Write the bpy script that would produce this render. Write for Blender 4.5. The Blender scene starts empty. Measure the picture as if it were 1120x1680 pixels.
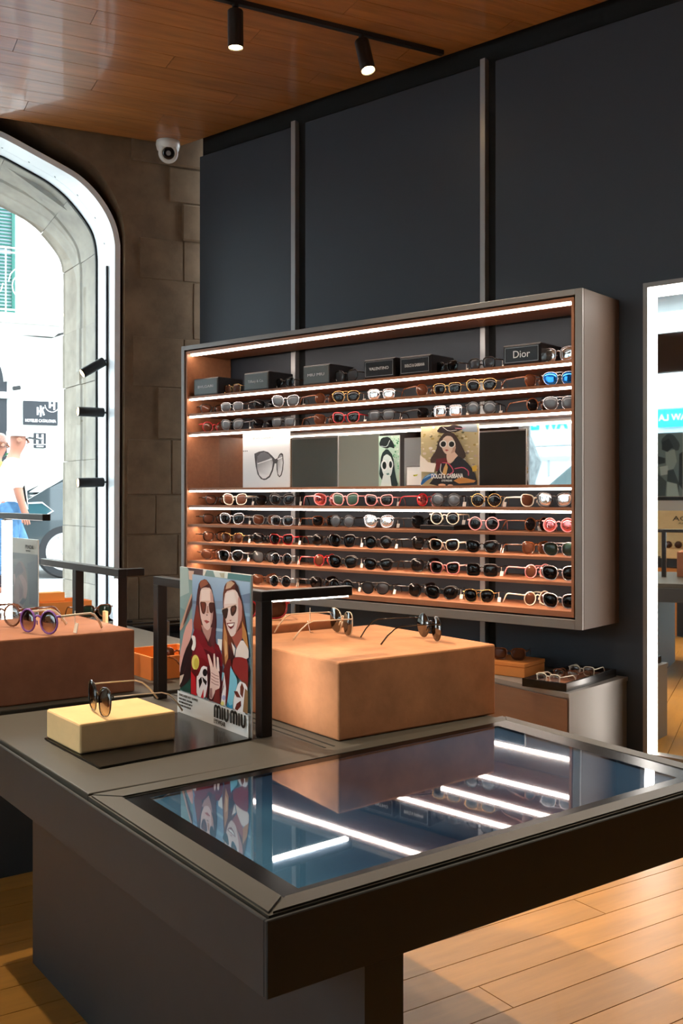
import bpy, bmesh, math, random
from mathutils import Vector, Matrix
random.seed(7)
R = math.radians
SC = bpy.context.scene
COL = SC.collection

# ------------------------------------------------------------------ camera
F, CX, HY, HC = 1650.0, 560.0, 818.0, 1.0          # focal length in px, centre column, horizon row, eye height
CR = Vector((0.7649, 0.6441, 0)); CF = Vector((-0.6441, 0.7649, 0))
cam = bpy.data.cameras.new('camera')
cam.sensor_fit = 'VERTICAL'; cam.sensor_height = 36.0; cam.lens = F / 1680 * 36
cam.shift_y = -(840 - HY) / 1680
cam.clip_start = 0.02; cam.clip_end = 200
camo = bpy.data.objects.new('camera', cam); COL.objects.link(camo)
camo.location = (0, 0, HC); camo.rotation_euler = (R(90), 0, R(40.1))
SC.camera = camo

# ------------------------------------------------------------------ light
SC.view_settings.view_transform = 'Standard'; SC.view_settings.look = 'None'
SC.view_settings.gamma = 1.0; SC.view_settings.use_curve_mapping = False
SC.view_settings.exposure = 1.0
w = bpy.data.worlds.new('sky'); SC.world = w; w.use_nodes = True
bg = w.node_tree.nodes['Background']; bg.inputs[0].default_value = (0.80, 0.91, 1.0, 1); bg.inputs[1].default_value = 5.0
sun = bpy.data.lights.new('sun', 'SUN'); sun.energy = 3.0; sun.angle = R(1.5); sun.color = (1, .96, .9)
suno = bpy.data.objects.new('sun', sun); COL.objects.link(suno)
suno.rotation_euler = Vector((-.62, .10, -.80)).to_track_quat('-Z', 'Y').to_euler()
LED_POWER = 11.0

# ------------------------------------------------------------------ pixel -> place helpers (real planes)
def ray(px, py): return CF + CR * ((px - CX) / F) + Vector((0, 0, -(py - HY) / F))
EYE = Vector((0, 0, HC))
def on_z(px, py, z): d = ray(px, py); return EYE + d * ((z - HC) / d.z)
def on_plane(px, py, p, n): d = ray(px, py); return EYE + d * ((Vector(p) - EYE).dot(n) / d.dot(n))
def wall_x(px, y): d = ray(px, HY); return d.x * y / d.y
D = 3.72                                             # the dark wall: y = D
TA = R(76); C1 = Vector((-.789, .807, 0))            # table frame: corner, long axis e1, deep axis e2
E1 = Vector((math.cos(TA), math.sin(TA), 0)); E2 = Vector((-E1.y, E1.x, 0))
ZT = .54
def tw(a, b, z=0): return C1 + E1 * a + E2 * b + Vector((0, 0, z))
S0 = Vector((-4.35, 3.72, 0)); ST = Vector((-.414, -.910, 0)).normalized(); SO = Vector((-.910, .414, 0)).normalized()
SANG = math.atan2(ST.y, ST.x)
def sw(s, o, z=0): return S0 + ST * s + SO * o + Vector((0, 0, z))
def st(px, py, o):
    v = on_plane(px, py, S0 + SO * o, SO) - S0; return v.dot(ST), v.z

# ------------------------------------------------------------------ materials
def srgb(h):
    if isinstance(h, str): c = [int(h[i:i + 2], 16) / 255 for i in (0, 2, 4)]
    else: c = [v / 255 for v in h]
    return tuple((v / 12.92 if v <= .04045 else ((v + .055) / 1.055) ** 2.4) for v in c) + (1,)
MATS = {}
def mat(name, col, rough=.5, metal=0, spec=.5, coat=0, emit=0, emit_col=None, noise=0, nscale=20, bump=0, alpha=None, stretch=None, rnd=0, ior=1.45):
    if name in MATS: return MATS[name]
    m = bpy.data.materials.new(name); m.use_nodes = True; nt = m.node_tree; b = nt.nodes['Principled BSDF']
    c = srgb(col); b.inputs['Base Color'].default_value = c; b.inputs['Roughness'].default_value = rough
    b.inputs['Metallic'].default_value = metal; b.inputs['Specular IOR Level'].default_value = spec; b.inputs['IOR'].default_value = ior
    b.inputs['Coat Weight'].default_value = coat
    if emit:
        b.inputs['Emission Color'].default_value = srgb(emit_col or col); b.inputs['Emission Strength'].default_value = emit
    if noise or bump:
        tc = nt.nodes.new('ShaderNodeTexCoord'); mp = nt.nodes.new('ShaderNodeMapping'); nz = nt.nodes.new('ShaderNodeTexNoise')
        nz.inputs['Scale'].default_value = nscale; nz.inputs['Detail'].default_value = 6; nz.inputs['Roughness'].default_value = .65
        if stretch: mp.inputs['Scale'].default_value = stretch
        oi = nt.nodes.new('ShaderNodeObjectInfo'); ml = nt.nodes.new('ShaderNodeMath'); ml.operation = 'MULTIPLY'; ml.inputs[1].default_value = 37
        cb = nt.nodes.new('ShaderNodeCombineXYZ'); nt.links.new(oi.outputs['Random'], ml.inputs[0])
        for i in range(3): nt.links.new(ml.outputs[0], cb.inputs[i])
        nt.links.new(cb.outputs[0], mp.inputs['Location'])
        nt.links.new(tc.outputs['Object'], mp.inputs[0]); nt.links.new(mp.outputs[0], nz.inputs['Vector'])
        if noise:
            rp = nt.nodes.new('ShaderNodeMapRange'); rp.inputs[1].default_value = .3; rp.inputs[2].default_value = .7
            rp.inputs[3].default_value = 1 - noise; rp.inputs[4].default_value = 1 + noise
            nt.links.new(nz.outputs['Fac'], rp.inputs[0]); val = rp.outputs[0]
            if rnd:
                r2 = nt.nodes.new('ShaderNodeMapRange'); r2.inputs[3].default_value = 1 - rnd; r2.inputs[4].default_value = 1 + rnd
                nt.links.new(oi.outputs['Random'], r2.inputs[0]); mm = nt.nodes.new('ShaderNodeMath'); mm.operation = 'MULTIPLY'
                nt.links.new(val, mm.inputs[0]); nt.links.new(r2.outputs[0], mm.inputs[1]); val = mm.outputs[0]
            vm = nt.nodes.new('ShaderNodeVectorMath'); vm.operation = 'SCALE'; vm.inputs[0].default_value = c[:3]
            nt.links.new(val, vm.inputs['Scale']); nt.links.new(vm.outputs[0], b.inputs['Base Color'])
        if bump:
            bp = nt.nodes.new('ShaderNodeBump'); bp.inputs['Strength'].default_value = bump; bp.inputs['Distance'].default_value = .004
            nt.links.new(nz.outputs['Fac'], bp.inputs['Height']); nt.links.new(bp.outputs[0], b.inputs['Normal'])
    MATS[name] = m; return m
def see_through(name, col, clear, rough=0.02, gloss=(1, 1, 1, 1)):
    """transparent sheet with a mirror-like sheen: clear = share of light let through"""
    if name in MATS: return MATS[name]
    m = bpy.data.materials.new(name); m.use_nodes = True; nt = m.node_tree; nt.nodes.remove(nt.nodes['Principled BSDF'])
    t = nt.nodes.new('ShaderNodeBsdfTransparent'); t.inputs[0].default_value = srgb(col)
    g = nt.nodes.new('ShaderNodeBsdfGlossy'); g.inputs['Roughness'].default_value = rough; g.inputs[0].default_value = gloss
    mx = nt.nodes.new('ShaderNodeMixShader'); mx.inputs[0].default_value = 1 - clear
    nt.links.new(t.outputs[0], mx.inputs[1]); nt.links.new(g.outputs[0], mx.inputs[2])
    nt.links.new(mx.outputs[0], nt.nodes['Material Output'].inputs[0]); MATS[name] = m; return m
def emission(name, col, strength):
    if name in MATS: return MATS[name]
    m = bpy.data.materials.new(name); m.use_nodes = True; nt = m.node_tree; nt.nodes.remove(nt.nodes['Principled BSDF'])
    e = nt.nodes.new('ShaderNodeEmission'); e.inputs[0].default_value = srgb(col); e.inputs[1].default_value = strength
    nt.links.new(e.outputs[0], nt.nodes['Material Output'].inputs[0]); MATS[name] = m; return m

def M(k): return MATS[k]
mat('ceiling_wood', (164, 106, 54), .30, coat=.3, noise=.28, nscale=3, stretch=(1, 9, 9), bump=.15, rnd=.12)
mat('floor_wood', (166, 118, 54), .38, noise=.16, nscale=3, stretch=(1, 9, 9), bump=.08, rnd=.08)
mat('cabinet_wood', (156, 104, 72), .45, noise=.14, nscale=4, stretch=(1, 12, 12))
mat('navy_paint', (46, 52, 60), .48, noise=.05, nscale=2)
mat('black_gap', (10, 10, 11), .8)
mat('grey_profile', (165, 165, 165), .35, metal=.6)
mat('stone_dark', (112, 90, 68), .9, noise=.30, nscale=5, bump=.8)
mat('stone_light', (164, 152, 136), .9, noise=.28, nscale=6, bump=.6)
mat('white_metal', (226, 230, 234), .35)
mat('grey_metal', (150, 152, 156), .4, metal=.3)
mat('black_metal', (34, 32, 32), .38, metal=.2)
mat('charcoal', (58, 56, 50), .5, noise=.06, nscale=8)
mat('charcoal_side', (50, 53, 56), .5, spec=.3, noise=.05, nscale=14)
mat('bronze_side_shaded', (84, 66, 54), .5)  # bronze frame's side face, its dimmer warm light put into the colour
mat('bronze_frame', (132, 128, 124), .42, metal=.35)
mat('suede_brown', (178, 122, 84), .95, noise=.22, nscale=9, bump=.3)
mat('suede_dark', (150, 100, 74), .95, noise=.2, nscale=9, bump=.3)  # left block takes this darker suede to stand for its unlit front
mat('suede_cream', (238, 202, 148), .95, noise=.06, nscale=14, bump=.15)
mat('orange_card', (222, 138, 66), .7, noise=.05, nscale=10)
mat('orange_inside', (240, 170, 90), .8)
mat('white_card', (236, 236, 232), .5)
mat('poster_white', (228, 230, 232), .3)
mat('tag_card', (240, 236, 226), .7)
mat('ink', (22, 22, 24), .6)
mat('silver_ink', (225, 225, 225), .4)
mat('case_black', (30, 30, 33), .3, noise=.25, nscale=60, bump=.2)
mat('case_grey', (98, 106, 106), .35)
mat('mirror', (235, 240, 240), .015, metal=1)
mat('cctv_white', (232, 232, 228), .3)
mat('cctv_lens', (16, 14, 14), .1, coat=1)
mat('bezel', (7, 7, 8), .22, spec=.12)
mat('mat_black', (20, 19, 19), .22, ior=1.6)
mat('street', (150, 150, 150), .8, noise=.1)
mat('stucco', (236, 234, 228), .9, noise=.03, nscale=3)
mat('stucco_grey', (188, 198, 206), .9)
mat('shutter_green', (14, 80, 70), .5)
mat('sign_slate', (24, 26, 32), .4)
mat('sign_white', (245, 245, 245), .5)
mat('car_paint', (34, 44, 47), .25, coat=1)
mat('tyre', (26, 26, 28), .8)
mat('alloy', (220, 222, 224), .3, metal=.5)
mat('car_glass', (40, 70, 76), .05, coat=1)
mat('skin', (150, 98, 78), .6)
mat('cloth_white', (240, 240, 238), .85)
mat('cloth_orange', (170, 104, 56), .85)
mat('denim', (60, 96, 130), .85, noise=.4, nscale=12)
mat('cloth_dark', (40, 34, 40), .85)
mat('leaf', (60, 140, 80), .6)
mat('bench_veneer', (118, 84, 58), .5, noise=.1, nscale=4, stretch=(1, 1, 8))
mat('bark', (112, 116, 118), .9, noise=.5, nscale=14, bump=1, stretch=(1, 1, .3))
mat('cyan_sign', (0, 200, 215), .4)
mat('blue_grey', (176, 196, 208), .6)
mat('taupe_curtain', (176, 160, 138), .8)
mat('card_grey', (150, 168, 166), .7)
mat('card_dark', (74, 76, 72), .7)
mat('teal_panel', (170, 152, 130), .7)
mat('brown_panel', (84, 64, 54), .7)
see_through('window_glass', (246, 250, 250), .93)
see_through('cover_glass', (225, 232, 240), .62)
emission('led', (255, 236, 220), LED_POWER)
emission('led_under', (255, 226, 200), LED_POWER * 2.6)
emission('led_cool', (255, 246, 236), LED_POWER * 1.2)
emission('lamp_face', (255, 214, 150), 14)

# ------------------------------------------------------------------ mesh helpers
class MB:
    def __init__(s): s.bm = bmesh.new()
    def box(s, x0, x1, y0, y1, z0, z1, bev=0, seg=1, mtx=None):
        r = bmesh.ops.create_cube(s.bm, size=1); vs = r['verts']
        for v in vs: v.co = Vector(((x0 + x1) / 2 + v.co.x * (x1 - x0), (y0 + y1) / 2 + v.co.y * (y1 - y0), (z0 + z1) / 2 + v.co.z * (z1 - z0)))
        if bev:
            es = list({e for v in vs for e in v.link_edges})
            r = bmesh.ops.bevel(s.bm, geom=es, offset=bev, segments=seg, affect='EDGES', profile=.5)
            vs = list({v for f in r['faces'] for v in f.verts} | {v for v in vs if v.is_valid})
        if mtx is not None:
            for v in vs: v.co = mtx @ v.co
        return s
    def prism(s, pts, z0, z1, mtx=None):
        """polygon in local xy, extruded z0..z1"""
        n = len(pts); a = [s.bm.verts.new((p[0], p[1], z0)) for p in pts]; b = [s.bm.verts.new((p[0], p[1], z1)) for p in pts]
        try:
            s.bm.faces.new(a[::-1]); s.bm.faces.new(b)
            for i in range(n): s.bm.faces.new((a[i], a[(i + 1) % n], b[(i + 1) % n], b[i]))
        except ValueError: pass
        if mtx is not None:
            for v in a + b: v.co = mtx @ v.co
        return s
    def tube(s, path, r, sides=6, closed=False, flat=1.0, cap=True, up=Vector((0, 0, 1))):
        path = [Vector(p) for p in path]; n = len(path); rings = []
        rr = r if isinstance(r, (list, tuple)) else [r] * n
        for i, p in enumerate(path):
            a = path[(i - 1) % n] if (closed or i) else p; b = path[(i + 1) % n] if (closed or i < n - 1) else p
            t = (b - a); t = t.normalized() if t.length > 1e-9 else Vector((1, 0, 0))
            u = up if abs(t.dot(up)) < .98 else Vector((1, 0, 0))
            sx = t.cross(u).normalized(); sy = sx.cross(t).normalized()
            ring = []
            for k in range(sides):
                an = 2 * math.pi * (k + .5) / sides
                ring.append(s.bm.verts.new(p + sx * (math.cos(an) * rr[i] * flat) + sy * (math.sin(an) * rr[i])))
            rings.append(ring)
        for i in range(n if closed else n - 1):
            A = rings[i]; B = rings[(i + 1) % n]
            for k in range(sides): s.bm.faces.new((A[k], A[(k + 1) % sides], B[(k + 1) % sides], B[k]))
        if cap and not closed:
            s.bm.faces.new(rings[0][::-1]); s.bm.faces.new(rings[-1])
        return s
    def lathe(s, prof, seg=24, mtx=None, cap=True):
        """profile of (radius, z) about local z"""
        rings = []; vs = []
        for r, z in prof:
            ring = [s.bm.verts.new((r * math.cos(2 * math.pi * k / seg), r * math.sin(2 * math.pi * k / seg), z)) for k in range(seg)]
            rings.append(ring); vs += ring
        for A, B in zip(rings, rings[1:]):
            for k in range(seg): s.bm.faces.new((A[k], A[(k + 1) % seg], B[(k + 1) % seg], B[k]))
        if cap: s.bm.faces.new(rings[0][::-1]); s.bm.faces.new(rings[-1])
        if mtx is not None:
            for v in vs: v.co = mtx @ v.co
        return s
    def hexa(s, quad, z0, z1):
        """upright prism on a list of world xy points"""
        return s.prism([(p[0], p[1]) for p in quad], z0, z1)
    def sheet(s, rows):
        vv = [[s.bm.verts.new(p) for p in r] for r in rows]
        for A, B in zip(vv, vv[1:]):
            for i in range(len(A) - 1): s.bm.faces.new((A[i], A[i + 1], B[i + 1], B[i]))
        return s
    def mesh(s, name, smooth=False):
        bmesh.ops.recalc_face_normals(s.bm, faces=s.bm.faces)
        me = bpy.data.meshes.new(name); s.bm.to_mesh(me); s.bm.free()
        if smooth:
            for p in me.polygons: p.use_smooth = True
        return me
    def obj(s, name, m, parent=None, smooth=False, **kw): return link(name, s.mesh(name, smooth), m, parent, **kw)
def link(name, me, m, parent=None, label=None, cat=None, group=None, kind=None, mtx=None):
    if m is not None and not me.materials: me.materials.append(M(m) if isinstance(m, str) else m)
    o = bpy.data.objects.new(name, me); COL.objects.link(o)
    if parent is not None: o.parent = parent
    if mtx is not None: o.matrix_local = mtx
    return tag(o, label, cat, group, kind)
def tag(o, label=None, cat=None, group=None, kind=None):
    if label: o['label'] = label
    if cat: o['category'] = cat
    if group: o['group'] = group
    if kind: o['kind'] = kind
    return o
def thing(name, loc, label, cat, group=None, rz=0):
    o = bpy.data.objects.new(name, None); COL.objects.link(o); o.location = loc; o.rotation_euler = (0, 0, rz)
    o.empty_display_size = .05
    return tag(o, label, cat, group)
def TM(loc, rz=0, rx=0, ry=0): return Matrix.Translation(Vector(loc)) @ Matrix.Rotation(rz, 4, 'Z') @ Matrix.Rotation(ry, 4, 'Y') @ Matrix.Rotation(rx, 4, 'X')
def text(name, s, size, m, parent, mtx, width=None, label=None, ext=.0003, align='CENTER', bold=0):
    cu = bpy.data.curves.new(name, 'FONT'); cu.body = s; cu.size = size; cu.align_x = align; cu.align_y = 'CENTER'; cu.extrude = ext; cu.resolution_u = 3
    cu.offset = bold
    t = bpy.data.objects.new('tmp', cu); COL.objects.link(t)
    dg = bpy.context.evaluated_depsgraph_get(); me = bpy.data.meshes.new_from_object(t.evaluated_get(dg)); me.name = name
    bpy.data.objects.remove(t); bpy.data.curves.remove(cu)
    if width:
        xs = [v.co.x for v in me.vertices]; k = width / max(1e-6, max(xs) - min(xs))
        for v in me.vertices: v.co.x *= k
    me.materials.clear()
    return link(name, me, m, parent, mtx=mtx, label=label)
# flat print: layered polygons on a card, colours in a colour attribute
pm = bpy.data.materials.new('print'); pm.use_nodes = True
_a = pm.node_tree.nodes.new('ShaderNodeVertexColor'); _a.layer_name = 'Col'
_b = pm.node_tree.nodes['Principled BSDF']; _b.inputs['Roughness'].default_value = .35; _b.inputs['Specular IOR Level'].default_value = .25
pm.node_tree.links.new(_a.outputs[0], _b.inputs['Base Color']); MATS['print'] = pm
def homography(src):
    """unit square map for four pixel corners TL,TR,BR,BL -> returns px->(u,v), v up"""
    (x0, y0), (x1, y1), (x2, y2), (x3, y3) = src
    dx1, dx2, sx = x1 - x2, x3 - x2, x0 - x1 + x2 - x3; dy1, dy2, sy = y1 - y2, y3 - y2, y0 - y1 + y2 - y3
    den = dx1 * dy2 - dx2 * dy1; g = (sx * dy2 - dx2 * sy) / den; h = (dx1 * sy - sx * dy1) / den
    Hm = Matrix(((x1 - x0 + g * x1, x3 - x0 + h * x3, x0), (y1 - y0 + g * y1, y3 - y0 + h * y3, y0), (g, h, 1))).inverted()
    def f(x, y):
        v = Hm @ Vector((x, y, 1)); return v.x / v.z, 1 - v.y / v.z
    return f
def printed(parent, W, H, polys, uv, name='print', z0=.0004, step=.00006):
    """polygons in card space: x 0..W, z 0..H, on the face y = 0 looking to -y"""
    bm = bmesh.new(); lay = bm.loops.layers.float_color.new('Col')
    for i, (c, pts) in enumerate(polys):
        if 6 <= len(pts) <= 18 and not isinstance(c, list):          # round the cut-out's corners
            pts = [(a[0] * k + b[0] * (1 - k), a[1] * k + b[1] * (1 - k)) for a, b in zip(pts, list(pts[1:]) + [pts[0]]) for k in (.8, .2)]
        q = [uv(*p) for p in pts]
        q = [(min(1, max(0, a)), min(1, max(0, b))) for a, b in q]
        vs = [bm.verts.new((a * W, -(z0 + i * step), b * H)) for a, b in q]
        try: f = bm.faces.new(vs)
        except ValueError: continue
        f.normal_update()
        if f.normal.y > 0: f.normal_flip()
        cc = c if isinstance(c, list) else [c] * len(pts)
        for l, col in zip(f.loops, cc): l[lay] = srgb(col)
        if isinstance(c, list):
            for l in f.loops:
                k = vs.index(l.vert); l[lay] = srgb(c[k])
    bmesh.ops.triangulate(bm, faces=bm.faces)
    me = bpy.data.meshes.new(name); bm.to_mesh(me); bm.free()
    return link(name, me, 'print', parent)
def ell(cx, cy, rx, ry, n=16, a0=0): return [(cx + rx * math.cos(2 * math.pi * k / n + a0), cy + ry * math.sin(2 * math.pi * k / n + a0)) for k in range(n)]
def stroke(pts, wd):
    L, Rr = [], []
    for i, p in enumerate(pts):
        a = Vector(pts[max(0, i - 1)]); b = Vector(pts[min(len(pts) - 1, i + 1)]); t = (b - a).normalized(); n = Vector((-t.y, t.x)) * wd / 2
        L.append(tuple(Vector(p) + n)); Rr.append(tuple(Vector(p) - n))
    return L + Rr[::-1]

# ------------------------------------------------------------------ the room
def clip(poly, p, n):
    """keep the part of a convex polygon where (q-p).n >= 0"""
    out = []
    for i in range(len(poly)):
        a, b = poly[i], poly[(i + 1) % len(poly)]
        da = (a[0] - p[0]) * n[0] + (a[1] - p[1]) * n[1]; db = (b[0] - p[0]) * n[0] + (b[1] - p[1]) * n[1]
        if da >= 0: out.append(a)
        if da * db < 0:
            t = da / (da - db); out.append((a[0] + (b[0] - a[0]) * t, a[1] + (b[1] - a[1]) * t))
    return out
def in_view(x, y, z, mx=160):
    v = Vector((x, y, z)) - EYE; d = v.dot(CF)
    if d < .3: return False
    px = CX + F * v.dot(CR) / d; py = HY - F * v.z / d
    return -mx < px < 1120 + mx and -mx < py < 1680 + mx
ROOM = [(2.4, 3.72), (-4.36, 3.72), tuple(sw(7.35, -.01)[:2]), (2.4, -3.0)]
floor = MB().prism([(2.5, 3.9), (-4.5, 3.9), tuple(sw(7.5, .1)[:2]), (2.5, -3.2)], -.06, -.005).obj('floor', 'floor_wood', kind='structure')
def planks(parent, ang, wid, length, z0, z1, region, m, vis_z):
    d = Vector((math.cos(ang), math.sin(ang))); n = Vector((-d.y, d.x)); cnt = 0; rows = []
    for j in range(-90, 91):
        for i in range(-9, 10):
            u0 = i * length + (j * .618 % 1) * length; v0 = j * wid
            c = d * (u0 + length / 2) + n * (v0 + wid / 2)
            if not any(in_view(*(d * (u0 + length * k) + n * (v0 + wid / 2)), vis_z) for k in (0, .25, .5, .75, 1)): continue
            g = .0012
            poly = [(g, g), (length - g, g), (length - g, wid - g), (g, wid - g)]
            for p, nn in region:
                q = Vector(p) - d * u0 - n * v0; lp = (q.dot(d), q.dot(n)); ln = (Vector(nn).dot(d), Vector(nn).dot(n))
                if len(poly) > 2: poly = clip(poly, lp, ln)
            if len(poly) < 3: continue
            mb = MB().prism(poly, z0, z1)
            o = mb.obj('plank', m, parent, mtx=Matrix.Translation((d.x * u0 + n.x * v0, d.y * u0 + n.y * v0, 0)) @ Matrix.Rotation(ang, 4, 'Z'))
            cnt += 1
    return cnt
nf = planks(floor, R(73.5), .1045, 2.1, -.005, 0, [((0, 3.715), (0, -1)), (tuple(sw(0, -.01)[:2]), tuple((-SO)[:2]))], 'floor_wood', 0)
CZ = 2.96
ce0 = Vector((-4.271, 3.72)); ced = Vector((-.406, -.892)).normalized(); cen = Vector((-ced.y, ced.x))   # free edge of the timber ceiling
if cen.x < 0: cen = -cen
ceiling = MB().prism([(2.5, 3.71), tuple(ce0 + cen * .02)[:2], tuple((ce0 + ced * 7.4 + cen * .02))[:2], (2.5, -2.95)], CZ + .02, CZ + .07).obj('ceiling', 'ceiling_wood', kind='structure')
ncp = planks(ceiling, R(66.5), .135, 1.7, CZ, CZ + .0195, [((0, 3.70), (0, -1)), (tuple(ce0), tuple(cen))], 'ceiling_wood', CZ)
MB().prism([(2.5, 4.1), (-4.5, 4.1), tuple(sw(7.6, .7)[:2]), (2.5, -3.2)], 3.3, 3.45).obj('ceiling', 'black_gap', kind='structure')  # upper dark slab added to keep sky light from leaking in
# dark panelled wall
wr = MB().box(-4.15, 2.5, 3.745, 3.9, 0, 3.3).obj('wall_right', 'black_gap', kind='structure')
for x0, x1 in ((-4.15, -3.461), (-3.37, -2.345), (-2.271, -1.19), (-1.12, -.02), (.05, 1.15), (1.22, 2.4)):
    MB().box(x0, x1, 3.72, 3.7449, .0, 2.875, .002).obj('panel', 'navy_paint', wr)
for x0, x1 in ((-3.461, -3.430), (-2.345, -2.318), (-1.19, -1.16), (-.02, .01), (1.15, 1.18)):
    MB().box(x0 + .001, x1, 3.712, 3.7449, .0, 2.90, .0015).obj('batten', 'grey_profile', wr)
wb = MB().box(2.4, 2.5, -3.1, 3.72, 0, 3.3).obj('wall_back', 'navy_paint', kind='structure')
# stone wall with the arched shop window ---------------------------------------
WO = .04; WG = .60                                    # inner lip and glass line of the deep metal lining
def wf(s, o, z): return sw(s, o, z)
outer_px = [(190, 560), (192, 402), (188, 374), (176, 347), (158, 320), (130.5, 292), (103, 276), (61, 253), (0, 219.5)]
inner_px = [(159, 560), (159, 429), (158, 405), (152, 380), (133.5, 353), (109, 323), (79, 298), (30, 271), (0, 254)]
def resample(pts, n):
    L = [0]
    for a, b in zip(pts, pts[1:]): L.append(L[-1] + math.dist(a, b))
    out = []
    for i in range(n):
        t = L[-1] * i / (n - 1); k = 0
        while k < len(L) - 2 and L[k + 1] < t: k += 1
        f = (t - L[k]) / (L[k + 1] - L[k]); out.append((pts[k][0] + (pts[k + 1][0] - pts[k][0]) * f, pts[k][1] + (pts[k + 1][1] - pts[k][1]) * f))
    return out
def smooth2(p, it=3):
    for _ in range(it): p = [p[0]] + [((a[0] + 2 * b[0] + c[0]) / 4, (a[1] + 2 * b[1] + c[1]) / 4) for a, b, c in zip(p, p[1:], p[2:])] + [p[-1]]
    return p
SM = 1.38; ZS = .33                                    # window centre and sill height
oc = [st(x, y, WO) for x, y in outer_px]; ic = [st(x, y, WG) for x, y in inner_px]
oc = [(oc[0][0], ZS)] + oc[1:] + [(1.12, 2.955), (SM, 2.965)]; ic = [(ic[0][0], ZS)] + ic[1:] + [(1.12, 3.02), (SM, 3.03)]
NA = 44
def arc_half(c):
    top = smooth2(resample(c[1:], NA), 3); return [c[0]] + top
oc, ic = arc_half(oc), arc_half(ic)
def ring(k): return [(a[0] + (b[0] - a[0]) * k, a[1] + (b[1] - a[1]) * k) for a, b in zip(oc, ic)]
def whole(c): return c + [(2 * SM - s, z) for s, z in c[-2::-1]]
MSTONE = Matrix((tuple(ST) + (0,), (0, 0, 1, 0), tuple(SO) + (0,), (0, 0, 0, 1))).transposed()
MSTONE = Matrix.Translation(S0) @ Matrix(((ST.x, 0, SO.x, 0), (ST.y, 0, SO.y, 0), (0, 1, 0, 0), (0, 0, 0, 1)))   # local (s, z, o)
hole = [(s - .035 + (.02 if i == 0 else .0) * 0 if s < SM - .01 else s, z + .035 + .10 * max(0, min(1, (z - 2.3) / .7)) if z > ZS else z) for i, (s, z) in enumerate(oc)]
h1 = [(-.33, ZS)] + hole + [(SM, 3.3), (-.33, 3.3)]
h2 = [(2 * SM - s, z) for s, z in h1[:-2]] + [(SM, 3.3), (2 * SM + .33, 3.3)]
h2 = h2[::-1]
wl = MB()
wl.prism(h1, 0, .62, MSTONE); wl.prism(h2, 0, .62, MSTONE)
wl.prism([(-.33, 0), (2 * SM + .33, 0), (2 * SM + .33, ZS), (-.33, ZS)], 0, .62, MSTONE)
wl.prism([(2 * SM + .33, 0), (7.5, 0), (7.5, 3.3), (2 * SM + .33, 3.3)], 0, .7, MSTONE)
wl = wl.obj('wall_left', 'stone_dark', kind='structure')
def inside_hole(s, z):
    if z < ZS - .02: return False
    if s > SM: s = 2 * SM - s
    for (a, za), (b, zb) in zip(hole, hole[1:]):
        if za <= z <= zb and zb > za: return s > a + (b - a) * (z - za) / (zb - za) - .012
    return z < hole[-1][1] and s > hole[-1][0]
zc_ = [.0, .33, .57, .80, 1.02, 1.33, 1.62, 1.90, 2.22, 2.45, 2.66, 2.86, 3.05, 3.28]
for r in range(len(zc_) - 1):
    s = -.32 - (.17 if r % 2 else 0)
    while s < 3.1:
        L = random.uniform(.24, .46); a, b = max(s, -.32), s + L; s += L
        if b - a < .08: continue
        g = .0035; z0, z1 = zc_[r] + g, zc_[r + 1] - g
        if r % 2 and a > 0 and a < .285 < b: pass
        e = .276 if z0 > ZS - .03 and z1 < 2.36 else None
        if e and a < e < b: b = e
        if any(inside_hole(a + (b - a) * i / 8, z0 + (z1 - z0) * j / 4) for i in range(9) for j in range(5)): continue
        dep = random.uniform(.008, .028) if z0 > 2.4 else random.uniform(.004, .008)
        MB().box(a + g, b - g, z0, z1, -dep, .002, min(.008, dep * .5), 1, MSTONE).obj('stone', 'stone_dark', wl)
# street side of the wall: light dressed stones round the opening
tr = MB(); inn = ring(1.0)
tr.prism([(-.8, -.2)] + [(s - .27, z) for s, z in inn if z < 2.5] + [(SM, 3.30), (SM, 3.6), (-.8, 3.6)], WG + .12, 1.2, MSTONE)
tr = tr.obj('trim_1', 'stone_light', kind='structure')
def nrm(c, i):
    a, b = Vector(c[max(0, i - 1)]), Vector(c[min(len(c) - 1, i + 1)]); t = (b - a).normalized(); return Vector((t.y, -t.x))   # towards the opening
prof = [(WG + .035, .0), (WG + .30, .030), (WG + .312, .042), (WG + .60, .080), (WG + .62, .090), (WG + .62, -.24), (WG + .035, -.24)]
pathw = resample([(inn[0][0], .0)] + inn[1:], 120)
pathw = pathw + [(2 * SM - s, z) for s, z in pathw[-2::-1]]
seg = 13; i = 0
while i < len(pathw) - 1:
    j = min(len(pathw) - 1, i + seg + random.choice((-2, 0, 2)))
    mb = MB(); rings = []
    for k in range(i, j + 1):
        n = nrm(pathw, k); p = Vector(pathw[k])
        t = Vector((n.y, -n.x)); sh = (.0016 if k == i else (-.0016 if k == j else 0))
        jog = random.Random(i).uniform(-.004, .004)
        rings.append([mb.bm.verts.new(MSTONE @ Vector((p.x + n.x * (f + jog) - t.x * sh, p.y + n.y * (f + jog) - t.y * sh, o))) for o, f in prof])
    for A, B in zip(rings, rings[1:]):
        for q in range(len(prof)): mb.bm.faces.new((A[q], A[(q + 1) % len(prof)], B[(q + 1) % len(prof)], B[q]))
    mb.bm.faces.new(rings[0]); mb.bm.faces.new(rings[-1][::-1])
    mb.obj('stone', 'stone_light', tr); i = j
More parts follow.
